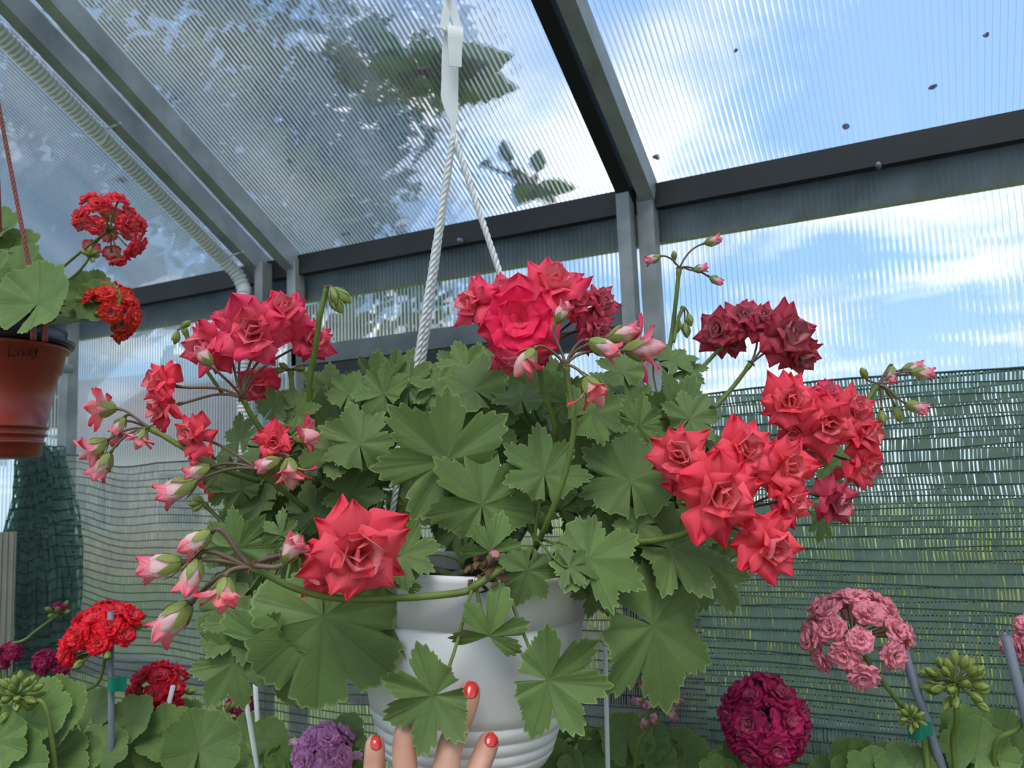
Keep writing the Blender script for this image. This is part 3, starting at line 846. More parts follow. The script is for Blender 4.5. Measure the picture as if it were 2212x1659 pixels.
CC = {'c': lin('ff2a4c'), 'p': lin('fc285e'), 'd': lin('c80c40'), 'm': lin('d42050'), 'r': lin('fa1030'), 'q': lin('e00c30'),
      'g': lin('b80a58'), 'k': lin('ff9dac'), 'l': lin('f2a6de'), 'o': lin('ff4030'), 'e': lin('f43c4c')}
def face_M(pos, ax, size, r=rnd):
    ax = ax.normalized(); q = Vector((0, 0, 1)).rotation_difference(ax).to_matrix().to_4x4()
    return Matrix.Translation(pos) @ q @ rz(r.random()*6.28) @ Matrix.Scale(size, 4)
NPET = [0]
def blossom(root, px, py, d, size, tx, ty, col='c', kind='rose', r=rnd, outer=8, fwd=1.0):
    """size: diameter in pixels"""
    pos = at(px, py, d); ax = (-FW*fwd + RT*tx + UP*ty).normalized()
    s = size*d/F*1.02
    c = CC[col]; k = r.uniform(.9, 1.08); c = (min(1, c[0]*k), c[1]*k, c[2]*k)
    pos = pos - ax*s*.12
    M = face_M(pos, ax, s, r)
    if NPET[0]+outer > 290: 
        return obj('blossom', CM['whole'][r.randrange(3)], root, M, c)
    o = obj('blossom', CM[kind][r.randrange(len(CM[kind]))], root, M, c)
    for j in range(outer):
        a = 2*PI*j/outer + r.uniform(-.22, .22)
        lm = rz(a) @ Matrix.Rotation(r.uniform(-.4, .3), 4, 'X') @ Matrix.Rotation(r.uniform(-.45, .45), 4, 'Y') @ Matrix.Scale(r.uniform(.78, 1.12), 4)
        p = obj('petal', PM[kind][r.randrange(len(PM[kind]))], o, lm, c, sub=True)
        NPET[0] += 1
    return o
def bud(root, px, py, d, size, ang, col='c', kind='bud', r=rnd, toc=.15):
    """ang: image direction in which the bud points; px,py is its middle"""
    a = math.radians(ang); ax = (RT*math.cos(a)+UP*math.sin(a)-FW*toc).normalized(); s = size*d/F
    base = at(px, py, d)-ax*s*.5
    o = obj('bud', BM[kind][r.randrange(len(BM[kind]))], root, face_M(base, ax, s, r), CC[col])
    return base, ax
def bracts(mb, c, ax, s, mi=0, n=7):
    for k in range(n):
        a = 2*PI*k/n; o_ = ax.orthogonal().normalized(); o_ = Matrix.Rotation(a, 3, ax) @ o_
        mb.tube([c, c+o_*s*1.2+ax*s*.3, c+o_*s*2.0-ax*s*.3], [s*.5, s*.35, s*.05], 5, mi)
def hairs(mb, pts, rad, n, r, mi=0):
    for _ in range(n):
        i = r.randrange(len(pts)-1); p = pts[i].lerp(pts[i+1], r.random())
        d = Vector((r.gauss(0, 1), r.gauss(0, 1), r.gauss(0, 1))).normalized()
        e = d.orthogonal().normalized()*.00012
        a = p+d*rad*.8; b = p+d*(rad+.0022)
        mb.add([a-e, a+e, b], [(0, 1, 2)], mi)
def stalk(root, ped, ends, d_list=None, r0=.0032, r1=.0024, pr=.0013, mats=None, hairy=0, rr=rnd, bract=True, name='flower_stalk'):
    """ped: peduncle points (world), first is the umbel node; ends: (base point, axis) of each flower or bud"""
    mb = MB(); P = spline(ped, 7)
    mb.tube(P, [r1*(1.35 if i < 2 else 1)+(r0-r1)*i/len(P) for i in range(len(P))], 10, 0)
    if hairy: hairs(mb, P, r0, hairy, rr, 0)
    node = Vector(ped[0]); a0 = (Vector(ped[0])-Vector(ped[1])).normalized()
    for (b, ax) in ends:
        L_ = (b-node).length
        q = bez(node, node+(a0*.6+(b-node).normalized()*.6)*L_*.4, b-ax*L_*.35, b-ax*.001, 9)
        mb.tube(q, [pr*1.1]+[pr]*8+[pr*1.5], 7, 1)
    if bract: bracts(mb, node, a0, r0*.9, 2)
    return obj(name, mb.mesh(name, mats or [STEMG, PEDI, DRY]), root)
def flower_end(px, py, d, size, tx, ty, fwd=1.0):
    ax = (-FW*fwd + RT*tx + UP*ty).normalized(); return (at(px, py, d)-ax*size*d/F*.37, ax)

# ------------------------------------------------------------------ the white hanging pot
PD = .82
def at_rim(px, py): return at(px, py, PD)
RIMC = at(1020, 1216, PD); BOTC_img = at(1004, 1600, PD-.0)
axis = Vector((0, 0, 1)); axis = (axis + RT*.06).normalized()
PR = .121; PH = .186
base = RIMC - axis*PH
PMx = Matrix.Translation(base) @ Vector((0, 0, 1)).rotation_difference(axis).to_matrix().to_4x4()
hg = thing('hanging_geranium', 'large ivy leaved geranium with coral red double flowers in a white hanging pot', 'potted plant', base)
prof = [(.0, .0), (.070, .0), (.079, .003), (.0845, .012)]
for zg in (.014, .0245, .036, .0505):
    rg = .0850+(zg-.014)*.30
    prof += [(rg, zg), (rg-.0011, zg+.0004), (rg-.0011, zg+.0012), (rg+.0004, zg+.0018)]
prof += [(.0985, .062), (.104, .080), (.1085, .105), (.1120, .1370), (.1112, .1374), (.1112, .1384), (.1142, .1392), (.1180, .172), (.1198, .180), (.1212, PH), (.1185, PH+.0008), (.1165, .180), (.1135, .160), (.0, .158)]
obj('pot', MB().lathe(prof, 96, PMx).mesh('pot', [WHITEP]), hg)
sm_ = MB(); ns = 40; vs = []; r = random.Random(9)
for i in range(9):
    for j in range(ns):
        a = 2*PI*j/ns; q = .1165*i/8; vs.append(PMx @ Vector((q*math.cos(a), q*math.sin(a), .166+r.uniform(-.003, .004))))
sm_.add(vs, [(i*ns+j, i*ns+(j+1) % ns, (i+1)*ns+(j+1) % ns, (i+1)*ns+j) for i in range(8) for j in range(ns)])
obj('soil', sm_.mesh('soil', [SOIL]), hg)

# hook and ropes
apex = at(979, 292, .84)
def rope(a, b, mt, rad=.0017, sr=.0019, pitch=.021, sag=0, mid=None):
    mb = MB(); L_ = (b-a).length; n = int(L_/.0022); t = (b-a).normalized(); u = t.orthogonal().normalized(); v = t.cross(u)
    for k in range(3):
        pts = []
        for i in range(n+1):
            s = i/n*L_; ph = 2*PI*(s/pitch+k/3)
            pts.append(a+t*s+(u*math.cos(ph)+v*math.sin(ph))*rad + Vector((0, 0, -sag*math.sin(PI*i/n))))
        mb.tube(pts, sr, 6)
    return mb.mesh('rope', [mt])
for ra in (at(833, 1198, .84), at(1281, 1185, .84), at(862, 1165, .93)):
    obj('rope', rope(apex, ra, ROPEW), hg)
hk = MB()
path = [(979, 300, .842, 5), (979, 275, .842, 6), (978, 262, .842, 8), (975, 240, .842, 14), (971, 210, .842, 19), (972, 170, .843, 18.5), (972, 130, .845, 18), (973, 95, .846, 17), (977, 72, .846, 17), (980, 61, .842, 17), (982, 58, .836, 17), (983, 61, .829, 17), (984, 75, .826, 17), (983, 95, .826, 15.5), (983, 120, .826, 14), (983, 144, .827, 14)]
vs = []
for (x, y, d, hw) in path: pass
C = [at(x, y, d) for x, y, d, hw in path]; C = spline(C, 3)
hws = []
for i in range(len(path)-1):
    for k in range(3): hws.append((path[i][3]+(path[i+1][3]-path[i][3])*k/3)*.84/F)
hws.append(path[-1][3]*.84/F)
side = (RT+FW*.25).normalized()
for i, c in enumerate(C):
    t = (C[min(i+1, len(C)-1)]-C[max(i-1, 0)]).normalized(); nn = side.cross(t).normalized()*.0011
    vs += [c-side*hws[i]-nn, c+side*hws[i]-nn, c+side*hws[i]+nn, c-side*hws[i]+nn]
n = len(C); fs = []
for i in range(n-1):
    for k in range(4): fs.append((i*4+k, i*4+(k+1) % 4, (i+1)*4+(k+1) % 4, (i+1)*4+k))
fs += [(3, 2, 1, 0), (n*4-4, n*4-3, n*4-2, n*4-1)]
hk.add(vs, fs, smooth=False)
obj('hook', hk.mesh('hook', [WHITEP]), hg)
# strap above the hook
top = Vector((at(969, -10, .84).x, 0, 0)); T = at(970, -6, .838)
rail_z = roof_z(pz)-.07
st = MB()
for q in (at(958, 62, .838), at(990, 60, .838)):
    for dd in (0,):
        a, b = q, T; t = (b-a).normalized(); sd = RT*.0042; nn = t.cross(sd).normalized()*.0008
        st.add([a-sd-nn, a+sd-nn, a+sd+nn, a-sd+nn, b-sd-nn, b+sd-nn, b+sd+nn, b-sd+nn], [(0, 1, 5, 4), (1, 2, 6, 5), (2, 3, 7, 6), (3, 0, 4, 7), (0, 3, 2, 1), (4, 5, 6, 7)], smooth=False)
bend = [at(958, 62, .838), at(965, 67, .838), at(975, 69, .838), at(985, 67, .838), at(990, 60, .838)]
st.tube(spline(bend, 3), .0022, 6)
upP = Vector((T.x, pz, rail_z+.014)); st.bar(T, upP, .008, .0016, RT)
strap = obj('hanging_strap', st.mesh('hanging_strap', [WHITEP]))
tag(strap, 'narrow white strap looped through the plastic hook at the top', 'strap')

# ---- stems and leaves of the main plant
def soilp(px, d, up=.0): 
    return PMx @ Vector((max(-.09, min(.09, (px-1020)*PD/F)), 0, .168)) + FW*(d-PD)
ORG = [PMx @ Vector((x, y, .170)) for x, y in ((-.07, .02), (-.03, -.05), (.0, .03), (.05, -.04), (.075, .03), (.02, -.075), (-.05, -.06), (.0, .07))]
HUB = [at(1155, 1185, .74), at(1000, 1230, .74), at(900, 1130, .84), at(1080, 1080, .86), at(1240, 1110, .84), at(800, 1100, .84), at(700, 1050, .84), at(1380, 1090, .82), at(1200, 1020, .88), at(1000, 1020, .92), at(1450, 980, .88), at(620, 1000, .88), at(640, 1180, .76), at(1350, 1200, .76)]
stem = MB()
hubsrc = [5, 1, 0, 2, 4, 0, 0, 4, 3, 7, 4, 0, 6, 3]
for i, hpt in enumerate(HUB):
    o_ = ORG[hubsrc[i]]; q = bez(o_, o_+Vector((0, 0, .03)), hpt-Vector((0, 0, .02)), hpt, 12)
    stem.tube(q, [.0052-.0022*k/12 for k in range(13)], 9, 0)
    if i < 2: hairs(stem, q, .004, 160, rnd)
obj('stem', stem.mesh('stem', [STEMD]), hg)
def near_hub(p): return min(HUB, key=lambda h: (h-p).length+max(0, h.z-p.z)*.5)
pet = MB()
LV = [
 # px, py, d, size, angle, tx, ty, tone, kind
 (965, 994, .735, 178, 138, -.15, .15, 'n', 'ivy'), (1041, 1090, .73, 152, 88, .1, .35, 'n', 'ivy'), (1175, 1023, .735, 118, 92, .05, .5, 'l', 'ivy'),
 (1363, 1040, .745, 138, 95, .1, .3, 'n', 'ivy'), (776, 958, .77, 100, 103, 0, .3, 'n', 'ivy'), (723, 980, .78, 98, 182, -.1, .9, 'n', 'ivy'),
 (761, 1067, .79, 80, 95, .2, .1, 'd', 'ivy'), (519, 950, .80, 72, 118, 0, .5, 'n', 'ivy'), (590, 880, .80, 52, 60, .1, .2, 'n', 'ivy'),
 (641, 893, .80, 64, 62, 0, .5, 'n', 'ivy'), (514, 1184, .74, 90, 98, -.2, .1, 'b', 'ivy'), (609, 1156, .73, 62, 95, 0, .3, 'n', 'three'),
 (868, 1199, .70, 88, 22, 0, .5, 'l', 'ivy'), (1058, 1191, .70, 92, 68, .1, .3, 'l', 'three'), (1056, 1373, .68, 116, 72, .05, .2, 'l', 'three'),
 (938, 1502, .655, 132, 208, -.1, .1, 'n', 'ivy'), (1185, 1469, .675, 142, -8, .15, .1, 'n', 'ivy'), (1410, 1352, .72, 196, -25, .2, .15, 'n', 'ivy'),
 (1271, 1207, .70, 138, -28, .2, .6, 'l', 'ivy'), (1450, 1187, .74, 140, -12, .1, .9, 'n', 'ivy'), (1378, 1135, .74, 62, 80, 0, .2, 'n', 'ivy'),
 (1390, 1230, .76, 100, -50, .2, .3, 'd', 'ivy'), (1540, 1225, .79, 115, -62, .3, .1, 'd', 'ivy'), (698, 1331, .70, 188, -92, -.1, .25, 'n', 'big'),
 (690, 1325, .73, 110, 185, -.3, .6, 'y', 'big'), (573, 1388, .71, 122, 98, -.15, .05, 'b', 'ivy'), (523, 1344, .73, 100, 235, -.3, .3, 'd', 'ivy'),
 (500, 1312, .75, 95, 215, -.2, .5, 'd', 'big'), (505, 1432, .72, 110, 238, -.2, .2, 'n', 'ivy'), (753, 851, .82, 66, 82, 0, .4, 'l', 'ivy'),
 (1025, 842, .80, 105, 125, 0, 1.3, 'n', 'ivy'), (1010, 800, .84, 78, 110, 0, .6, 'l', 'ivy'), (945, 838, .80, 66, 165, 0, .8, 'l', 'ivy'),
 (1125, 864, .79, 80, 95, 0, 1.2, 'n', 'ivy'), (1277, 890, .76, 95, 28, .2, .6, 'l', 'ivy'), (1055, 920, .80, 84, 72, .1, .1, 'k', 'ivy'),
 (1223, 870, .78, 56, 160, 0, .6, 'n', 'ivy'), (1465, 905, .84, 120, 110, .5, 0, 'd', 'ivy'), (1490, 905, .82, 78, 55, .2, .3, 'n', 'ivy'),
 (1502, 935, .82, 66, 15, 0, .7, 'd', 'ivy'), (1378, 878, .83, 62, 110, 0, .3, 'n', 'ivy'), (1380, 920, .80, 78, 75, .1, .4, 'l', 'ivy'),
 (1425, 765, .90, 64, 20, 0, 1.0, 'd', 'ivy'), (1450, 778, .88, 64, 5, 0, 1.2, 'n', 'ivy'), (1475, 800, .88, 62, 12, 0, 1.0, 'n', 'ivy'),
 (1345, 805, .84, 66, 100, 0, .5, 'n', 'ivy'), (1140, 1232, .70, 82, -105, 0, .1, 'd', 'ivy'), (1250, 1240, .71, 66, -40, .2, .8, 'd', 'ivy'),
 (1290, 1268, .74, 70, -62, .1, .2, 'k', 'ivy'), (850, 1322, .73, 118, -62, 0, .2, 'd', 'ivy'), (1150, 845, .82, 58, 75, 0, .5, 'l', 'round'),
 (880, 870, .83, 70, 120, 0, .4, 'n', 'ivy'), (830, 900, .82, 70, 80, 0, .4, 'n', 'ivy'), (700, 905, .84, 80, 100, 0, .5, 'n', 'ivy'),
 (1230, 960, .80, 74, 60, .1, .5, 'n', 'ivy'), (1310, 955, .80, 84, 80, .1, .4, 'n', 'ivy'), (1440, 1010, .80, 88, 60, .2, .4, 'n', 'ivy'),
 (1560, 975, .84, 62, 20, .2, .7, 'd', 'ivy'), (1545, 1030, .82, 90, 40, .2, .5, 'd', 'ivy'), (1640, 985, .84, 50, 20, 0, .7, 'n', 'ivy'),
 (1790, 1005, .86, 70, 20, .2, .4, 'n', 'ivy'), (1770, 1120, .86, 60, -50, .2, .4, 'n', 'ivy'), (600, 1060, .84, 90, 150, 0, .3, 'd', 'ivy'),
 (560, 1090, .82, 70, 190, 0, .3, 'd', 'ivy'), (680, 1110, .80, 80, 110, 0, .2, 'k', 'ivy'), (880, 1090, .84, 74, 60, 0, .2, 'd', 'ivy'),
 (1130, 1110, .80, 80, 100, 0, .2, 'd', 'ivy'), (1210, 1100, .80, 66, 60, 0, .2, 'n', 'three'), (1290, 1090, .80, 84, 70, 0, .3, 'd', 'ivy'),
 (1330, 1150, .76, 60, 120, 0, .5, 'n', 'ivy'), (1470, 1130, .80, 90, 20, 0, .3, 'd', 'ivy'), (1500, 1245, .80, 100, -80, .1, .2, 'd', 'ivy'),
 (1230, 1225, .68, 70, -10, .3, 1.0, 'd', 'three'), (470, 1180, .76, 60, 160, 0, .3, 'd', 'ivy'), (540, 1240, .77, 80, 200, 0, .4, 'd', 'big'),
 (560, 1300, .76, 90, 230, 0, .2, 'd', 'big'), (640, 1420, .74, 110, -110, 0, .2, 'd', 'big'), (880, 1270, .70, 50, 60, 0, .3, 'n', 'three'),
 (830, 1230, .72, 60, -20, .2, .5, 'n', 'ivy'), (640, 1210, .77, 60, 130, 0, .3, 'n', 'ivy'), (700, 870, .86, 60, 150, 0, .7, 'n', 'ivy'),
 (480, 1020, .84, 60, 200, 0, .4, 'd', 'ivy'), (490, 1060, .82, 50, 220, 0, .3, 'n', 'three')]
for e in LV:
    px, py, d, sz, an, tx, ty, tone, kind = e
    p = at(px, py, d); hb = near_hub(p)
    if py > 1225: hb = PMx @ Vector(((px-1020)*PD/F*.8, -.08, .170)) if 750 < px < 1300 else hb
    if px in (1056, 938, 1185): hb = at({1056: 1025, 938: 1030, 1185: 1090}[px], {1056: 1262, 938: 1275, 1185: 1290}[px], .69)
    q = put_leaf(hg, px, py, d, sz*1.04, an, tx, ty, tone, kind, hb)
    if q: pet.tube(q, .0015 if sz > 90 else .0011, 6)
# filler foliage behind the placed leaves, tones darkened to paint in deeper shadow
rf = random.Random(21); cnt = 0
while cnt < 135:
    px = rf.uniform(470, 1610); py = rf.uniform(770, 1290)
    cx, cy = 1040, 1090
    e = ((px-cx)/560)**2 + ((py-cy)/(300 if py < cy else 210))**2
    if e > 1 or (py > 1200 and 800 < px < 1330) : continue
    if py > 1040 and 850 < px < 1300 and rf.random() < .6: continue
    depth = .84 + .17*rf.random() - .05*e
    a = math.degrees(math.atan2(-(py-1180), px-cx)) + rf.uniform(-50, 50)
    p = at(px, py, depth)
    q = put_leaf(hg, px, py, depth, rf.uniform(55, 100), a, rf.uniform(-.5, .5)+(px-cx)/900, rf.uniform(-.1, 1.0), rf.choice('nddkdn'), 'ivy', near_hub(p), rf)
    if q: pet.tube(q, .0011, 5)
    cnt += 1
obj('petiole', pet.mesh('petiole', [STEMG]), hg, kind='stuff')

# ---- flowers of the main plant
def group(node, ped, flowers, buds, dn, col, r0=.0033, hairy=0, pr=.0013):
    ends = []
    for (px, py, d, sz, tx, ty, c, kd) in flowers:
        blossom(hg, px, py, d, sz, tx, ty, c or col, kd)
        ends.append(flower_end(px, py, d, sz, tx, ty))
    for (px, py, d, sz, ang, c, kd) in buds:
        ends.append(bud(hg, px, py, d, sz, ang, c or col, kd))
    stalk(hg, [at(node[0], node[1], dn)] + [at(*p) for p in ped], ends, r0=r0, hairy=hairy, pr=pr)
# front left: large coral flower on its own, buds to the left
group((545, 1225), [(640, 1272, .62), (740, 1293, .64), (880, 1291, .67), (1000, 1279, .69), (1032, 1262, .688), (1090, 1225, .70), (1150, 1188, .735)],
      [(775, 1195, .625, 235, .35, .15, 'c', 'rose'), (700, 1225, .645, 150, -.5, -.1, 'c', 'rose')],
      [(630, 1185, .60, 70, 60, 'p', 'bud'), (420, 1172, .60, 78, 215, 'p', 'bud'), (342, 1225, .60, 92, 190, 'p', 'bud'), (412, 1250, .60, 84, 255, 'p', 'bud'),
       (482, 1288, .60, 78, 265, 'c', 'open'), (368, 1345, .61, 105, 225, 'p', 'bud')], .61, 'c', .0038, 200, .0019)
# top centre
group((1165, 790), [(1175, 850, .765), (1200, 930, .775), (1195, 1010, .80), (1170, 1120, .82)],
      [(1122, 690, .72, 205, -.1, .1, 'p', 'full'), (1020, 655, .745, 125, -.9, .2, 'p', 'rose'), (1195, 615, .75, 165, .3, .8, 'p', 'rose'),
       (1240, 650, .765, 110, .7, .3, 'p', 'rose'), (1090, 625, .77, 95, -.2, .9, 'p', 'rose'), (1300, 650, .775, 95, .7, .5, 'm', 'rose'),
       (1290, 715, .77, 105, .8, -.1, 'm', 'rose'), (1165, 755, .75, 90, .3, -.8, 'p', 'rose'), (1095, 770, .755, 100, -.4, -.8, 'p', 'rose')], [], .765, 'p')
group((1222, 790), [(1232, 850, .70), (1240, 920, .70), (1222, 1020, .70), (1190, 1110, .715), (1158, 1182, .74)], [],
      [(1215, 673, .70, 52, 60, 'p', 'bud'), (1132, 785, .69, 72, 235, 'p', 'open'), (1308, 752, .70, 72, -25, 'p', 'bud'), (1352, 722, .72, 74, 15, 'p', 'bud'),
       (1395, 752, .71, 86, 5, 'p', 'open'), (1284, 848, .69, 72, -60, 'c', 'open')], .70, 'p', .0027, 260, .0013)
# upper left
group((525, 862), [(548, 905, .785), (600, 970, .80), (690, 1050, .82)],
      [(548, 718, .76, 172, .1, .1, 'p', 'rose'), (440, 752, .765, 130, -.5, .0, 'p', 'rose'), (340, 825, .77, 105, -.9, .3, 'c', 'rose'), (345, 880, .765, 105, -.9, -.2, 'c', 'rose'),
       (615, 668, .79, 120, .3, .8, 'p', 'rose'), (675, 735, .81, 110, .8, .2, 'p', 'rose'), (560, 835, .82, 100, .2, -.5, 'p', 'rose'), (490, 690, .80, 90, -.3, .8, 'p', 'rose')],
      [(438, 768, .735, 52, 130, 'p', 'bud')], .775, 'p')
group((325, 925), [(400, 970, .75), (450, 1003, .76), (560, 1040, .80)], [],
      [(214, 880, .74, 66, 175, 'c', 'open'), (256, 922, .745, 44, 240, 'p', 'bud'), (250, 945, .755, 44, 250, 'p', 'bud'), (302, 950, .74, 46, 250, 'p', 'open'),
       (200, 972, .74, 66, 215, 'p', 'open'), (218, 1010, .74, 66, 240, 'p', 'bud')], .745, 'p', .0026, 0, .0012)
group((560, 1015), [(600, 1050, .77), (660, 1100, .80)],
      [(412, 940, .75, 105, -.4, .3, 'c', 'rose'), (590, 955, .745, 90, .3, .0, 'c', 'rose'), (458, 1040, .85, 80, -.3, -.2, 'e', 'rose'), (430, 990, .86, 70, -.5, .1, 'e', 'rose')],
      [(664, 942, .745, 58, 5, 'p', 'open'), (576, 1003, .735, 54, 200, 'p', 'bud'), (628, 1025, .74, 68, 280, 'c', 'open'), (424, 1020, .75, 58, 200, 'p', 'bud'), (378, 1060, .745, 86, 205, 'p', 'bud')], .755, 'c', .003, 0, .0014)
# right groups
group((1520, 1132), [(1460, 1158, .72), (1380, 1170, .73), (1300, 1167, .745), (1200, 1180, .76)],
      [(1468, 985, .70, 150, -.2, .3, 'c', 'rose'), (1555, 1070, .685, 200, .1, .1, 'c', 'rose'), (1612, 972, .71, 150, .1, .3, 'c', 'rose'),
       (1700, 1010, .73, 150, .4, .2, 'c', 'rose'), (1668, 1180, .69, 158, .3, -.1, 'c', 'rose'), (1712, 1085, .72, 105, .6, .2, 'c', 'rose'), (1808, 1085, .76, 120, .6, -.2, 'm', 'rose')], [], .71, 'c', .0042, 160)
group((1700, 985), [(1640, 1020, .80), (1560, 1060, .80), (1460, 1090, .80)],
      [(1708, 868, .76, 140, -.2, .3, 'c', 'rose'), (1790, 915, .76, 145, -.1, .0, 'c', 'rose'), (1845, 880, .78, 115, .4, .6, 'c', 'rose'), (1875, 940, .78, 110, .9, .2, 'c', 'rose'),
       (1868, 1010, .78, 115, .8, -.4, 'c', 'rose'), (1790, 850, .79, 80, 0, .8, 'p', 'rose'), (1765, 960, .86, 80, .1, .1, 'e', 'rose'), (1710, 930, .77, 70, -.2, -.8, 'c', 'rose')], [], .80, 'c')
group((1622, 785), [(1580, 840, .92), (1530, 895, .91), (1440, 1000, .88)],
      [(1705, 720, .90, 145, .3, .1, 'd', 'rose'), (1735, 770, .92, 100, .5, -.7, 'd', 'rose'), (1650, 690, .92, 100, 0, .7, 'd', 'rose')], [], .92, 'd')
group((1560, 748), [(1520, 790, .93), (1475, 832, .92), (1420, 920, .9)],
      [(1550, 715, .93, 105, -.5, .2, 'd', 'rose'), (1605, 685, .93, 100, 0, .6, 'd', 'rose'), (1585, 740, .94, 70, 0, -.5, 'd', 'rose')], [], .93, 'd', .0026)
group((1895, 832), [(1860, 880, .80), (1790, 930, .81), (1690, 985, .82)], [],
      [(1866, 806, .80, 28, 120, 'p', 'green'), (1926, 812, .80, 40, 265, 'p', 'bud'), (1975, 795, .80, 46, 10, 'p', 'bud'), (1995, 806, .79, 48, -5, 'p', 'bud'), (1982, 880, .79, 48, -20, 'p', 'bud'),
       (1905, 905, .80, 34, 268, 'p', 'green'), (1940, 897, .80, 34, 285, 'p', 'green'), (1925, 850, .81, 28, -40, 'p', 'green')], .80, 'p', .0028, 0, .0011)
group((1467, 580), [(1460, 650, .92), (1450, 730, .92), (1430, 860, .90)], [],
      [(1408, 560, .92, 36, 200, 'p', 'bud'), (1542, 520, .92, 38, 15, 'p', 'bud'), (1515, 580, .92, 32, 10, 'p', 'bud'), (1548, 606, .92, 32, -30, 'p', 'bud'), (1456, 552, .93, 22, 95, 'p', 'green')], .92, 'p', .0026, 0, .0011)
group((1476, 664), [(1465, 690, .915), (1455, 740, .91)], [],
      [(1465, 706, .92, 28, 262, 'p', 'green'), (1482, 714, .92, 34, 275, 'p', 'green'), (1490, 692, .92, 28, 280, 'p', 'green')], .92, 'p', .0018, 0, .001)
group((706, 622), [(692, 680, .78), (680, 760, .79), (668, 840, .80), (680, 930, .82)], [],
      [(728, 655, .78, 52, 300, 'p', 'green'), (742, 640, .78, 46, 320, 'p', 'green'), (735, 632, .785, 40, 335, 'p', 'green'), (722, 640, .775, 40, 290, 'p', 'green')], .78, 'p', .0032, 150, .001)
group((628, 800), [(632, 850, .81), (640, 920, .82)], [], [(602, 800, .81, 24, 180, 'p', 'green'), (648, 796, .81, 26, 0, 'p', 'green'), (612, 790, .81, 22, 150, 'p', 'green')], .81, 'p', .0024, 0, .001)
group((398, 712), [(420, 760, .80), (480, 850, .80)], [], [(380, 730, .80, 30, 260, 'p', 'green'), (402, 700, .80, 26, 30, 'p', 'green')], .80, 'p', .0016, 0, .0009)
group((442, 1090), [(462, 1110, .80), (500, 1150, .79)], [], [(420, 1088, .80, 26, 190, 'p', 'green'), (428, 1078, .80, 26, 150, 'p', 'green'), (425, 1098, .80, 22, 210, 'p', 'green')], .80, 'p', .0014, 0, .0009)
# dried flower head by the rim
wi = MB(); r = random.Random(5); c0 = at(1042, 1245, .695)
for k in range(26):
    c = c0+Vector((r.uniform(-.016, .016), r.uniform(-.01, .006), r.uniform(-.014, .014)))
    petal_geo(wi, Matrix.Translation(c) @ Matrix.Rotation(r.random()*6, 4, Vector((r.random(), r.random(), r.random()))) @ Matrix.Scale(.018, 4), .6, .2, .5, .5, 1.5, .5, 0, r, 3, 4)
ob = wi.mesh('dried_flower', [DRY]); obj('dried_flower', ob, hg)
mb = MB()
for k in range(4):
    petal_geo(mb, Matrix.Translation(at(1068, 1201, .693)) @ face_M(Vector(), -FW+UP, .008, r), .7, .4, .2, .9+k*.1, .5, -.2, .4, r, 3, 4)
fp = obj('fallen_petal', mb.mesh('fallen_petal', [PETAL]), None, None, CC['g']); tag(fp, 'tiny shrivelled purple petal lying on a leaf above the pot rim', 'petal')

# ------------------------------------------------------------------ hand
pn = thing('person', 'left hand with red nail polish pressing against the front of the white pot', 'person', at(960, 1950, .66))
HV = []; HE = []; HR = []
def hv(p, r): HV.append(tuple(p)); HR.append(r); return len(HV)-1
wrist = hv(at(985, 2330, .60), .026)
palm = hv(at(965, 2130, .625), .031); HE.append((wrist, palm))
palm2 = hv(at(960, 1960, .645), .029); HE.append((palm, palm2))
fa = hv(at(1020, 2620, .56), .029); HE.append((fa, wrist)); fa2 = hv(at(1080, 3300, .50), .036); HE.append((fa2, fa))
fing = [
 [(835, 1950, .642, .0115), (812, 1790, .655, .0105), (806, 1690, .668, .0098), (809, 1626, .676, .0092), (811, 1584, .680, .0082)],
 [(905, 1890, .640, .0125), (878, 1720, .652, .0115), (872, 1600, .668, .0105), (890, 1525, .678, .0100), (903, 1480, .684, .0088)],
 [(985, 1870, .640, .0128), (955, 1700, .650, .0122), (972, 1610, .660, .0108), (1008, 1520, .674, .0106), (1022, 1467, .682, .0097)],
 [(1050, 1900, .640, .0125), (1010, 1745, .648, .0116), (1028, 1672, .662, .0102), (1050, 1618, .672, .0100), (1064, 1580, .678, .0088)]]
for fl in fing:
    prev = palm2
    for (x, y, d, rr_) in fl:
        k = hv(at(x, y, d), rr_); HE.append((prev, k)); prev = k
# thumb under the pot
prev = palm
for (x, y, d, rr_) in [(1110, 2080, .63, .015), (1230, 1980, .66, .013), (1300, 1880, .70, .012), (1320, 1830, .725, .009)]:
    k = hv(at(x, y, d), rr_); HE.append((prev, k)); prev = k
me = bpy.data.meshes.new('hand'); me.from_pydata(HV, HE, []); me.materials.append(SKIN)
ho = obj('hand', me, pn)
sk = ho.modifiers.new('skin', 'SKIN'); sk.use_smooth_shade = True
for i, sv in enumerate(me.skin_vertices[0].data if me.skin_vertices else []): pass
bpy.context.view_layer.objects.active = ho
if not me.skin_vertices:
    import bmesh
    bm = bmesh.new(); bm.from_mesh(me); bm.verts.layers.skin.verify(); bm.to_mesh(me); bm.free()
for i, sv in enumerate(me.skin_vertices[0].data):
    sv.radius = (HR[i], HR[i]); sv.use_root = (i == palm)
sb = ho.modifiers.new('sub', 'SUBSURF'); sb.levels = 2; sb.render_levels = 3
bpy.context.view_layer.update()
_dg = bpy.context.evaluated_depsgraph_get(); _he = ho.evaluated_get(_dg)
_hm = _he.to_mesh(); _hm.calc_loop_triangles()
from mathutils.bvhtree import BVHTree
_off = ho.matrix_world.copy()
_bvh = BVHTree.FromPolygons([_off @ v.co for v in _hm.vertices], [tuple(t.vertices) for t in _hm.loop_triangles])
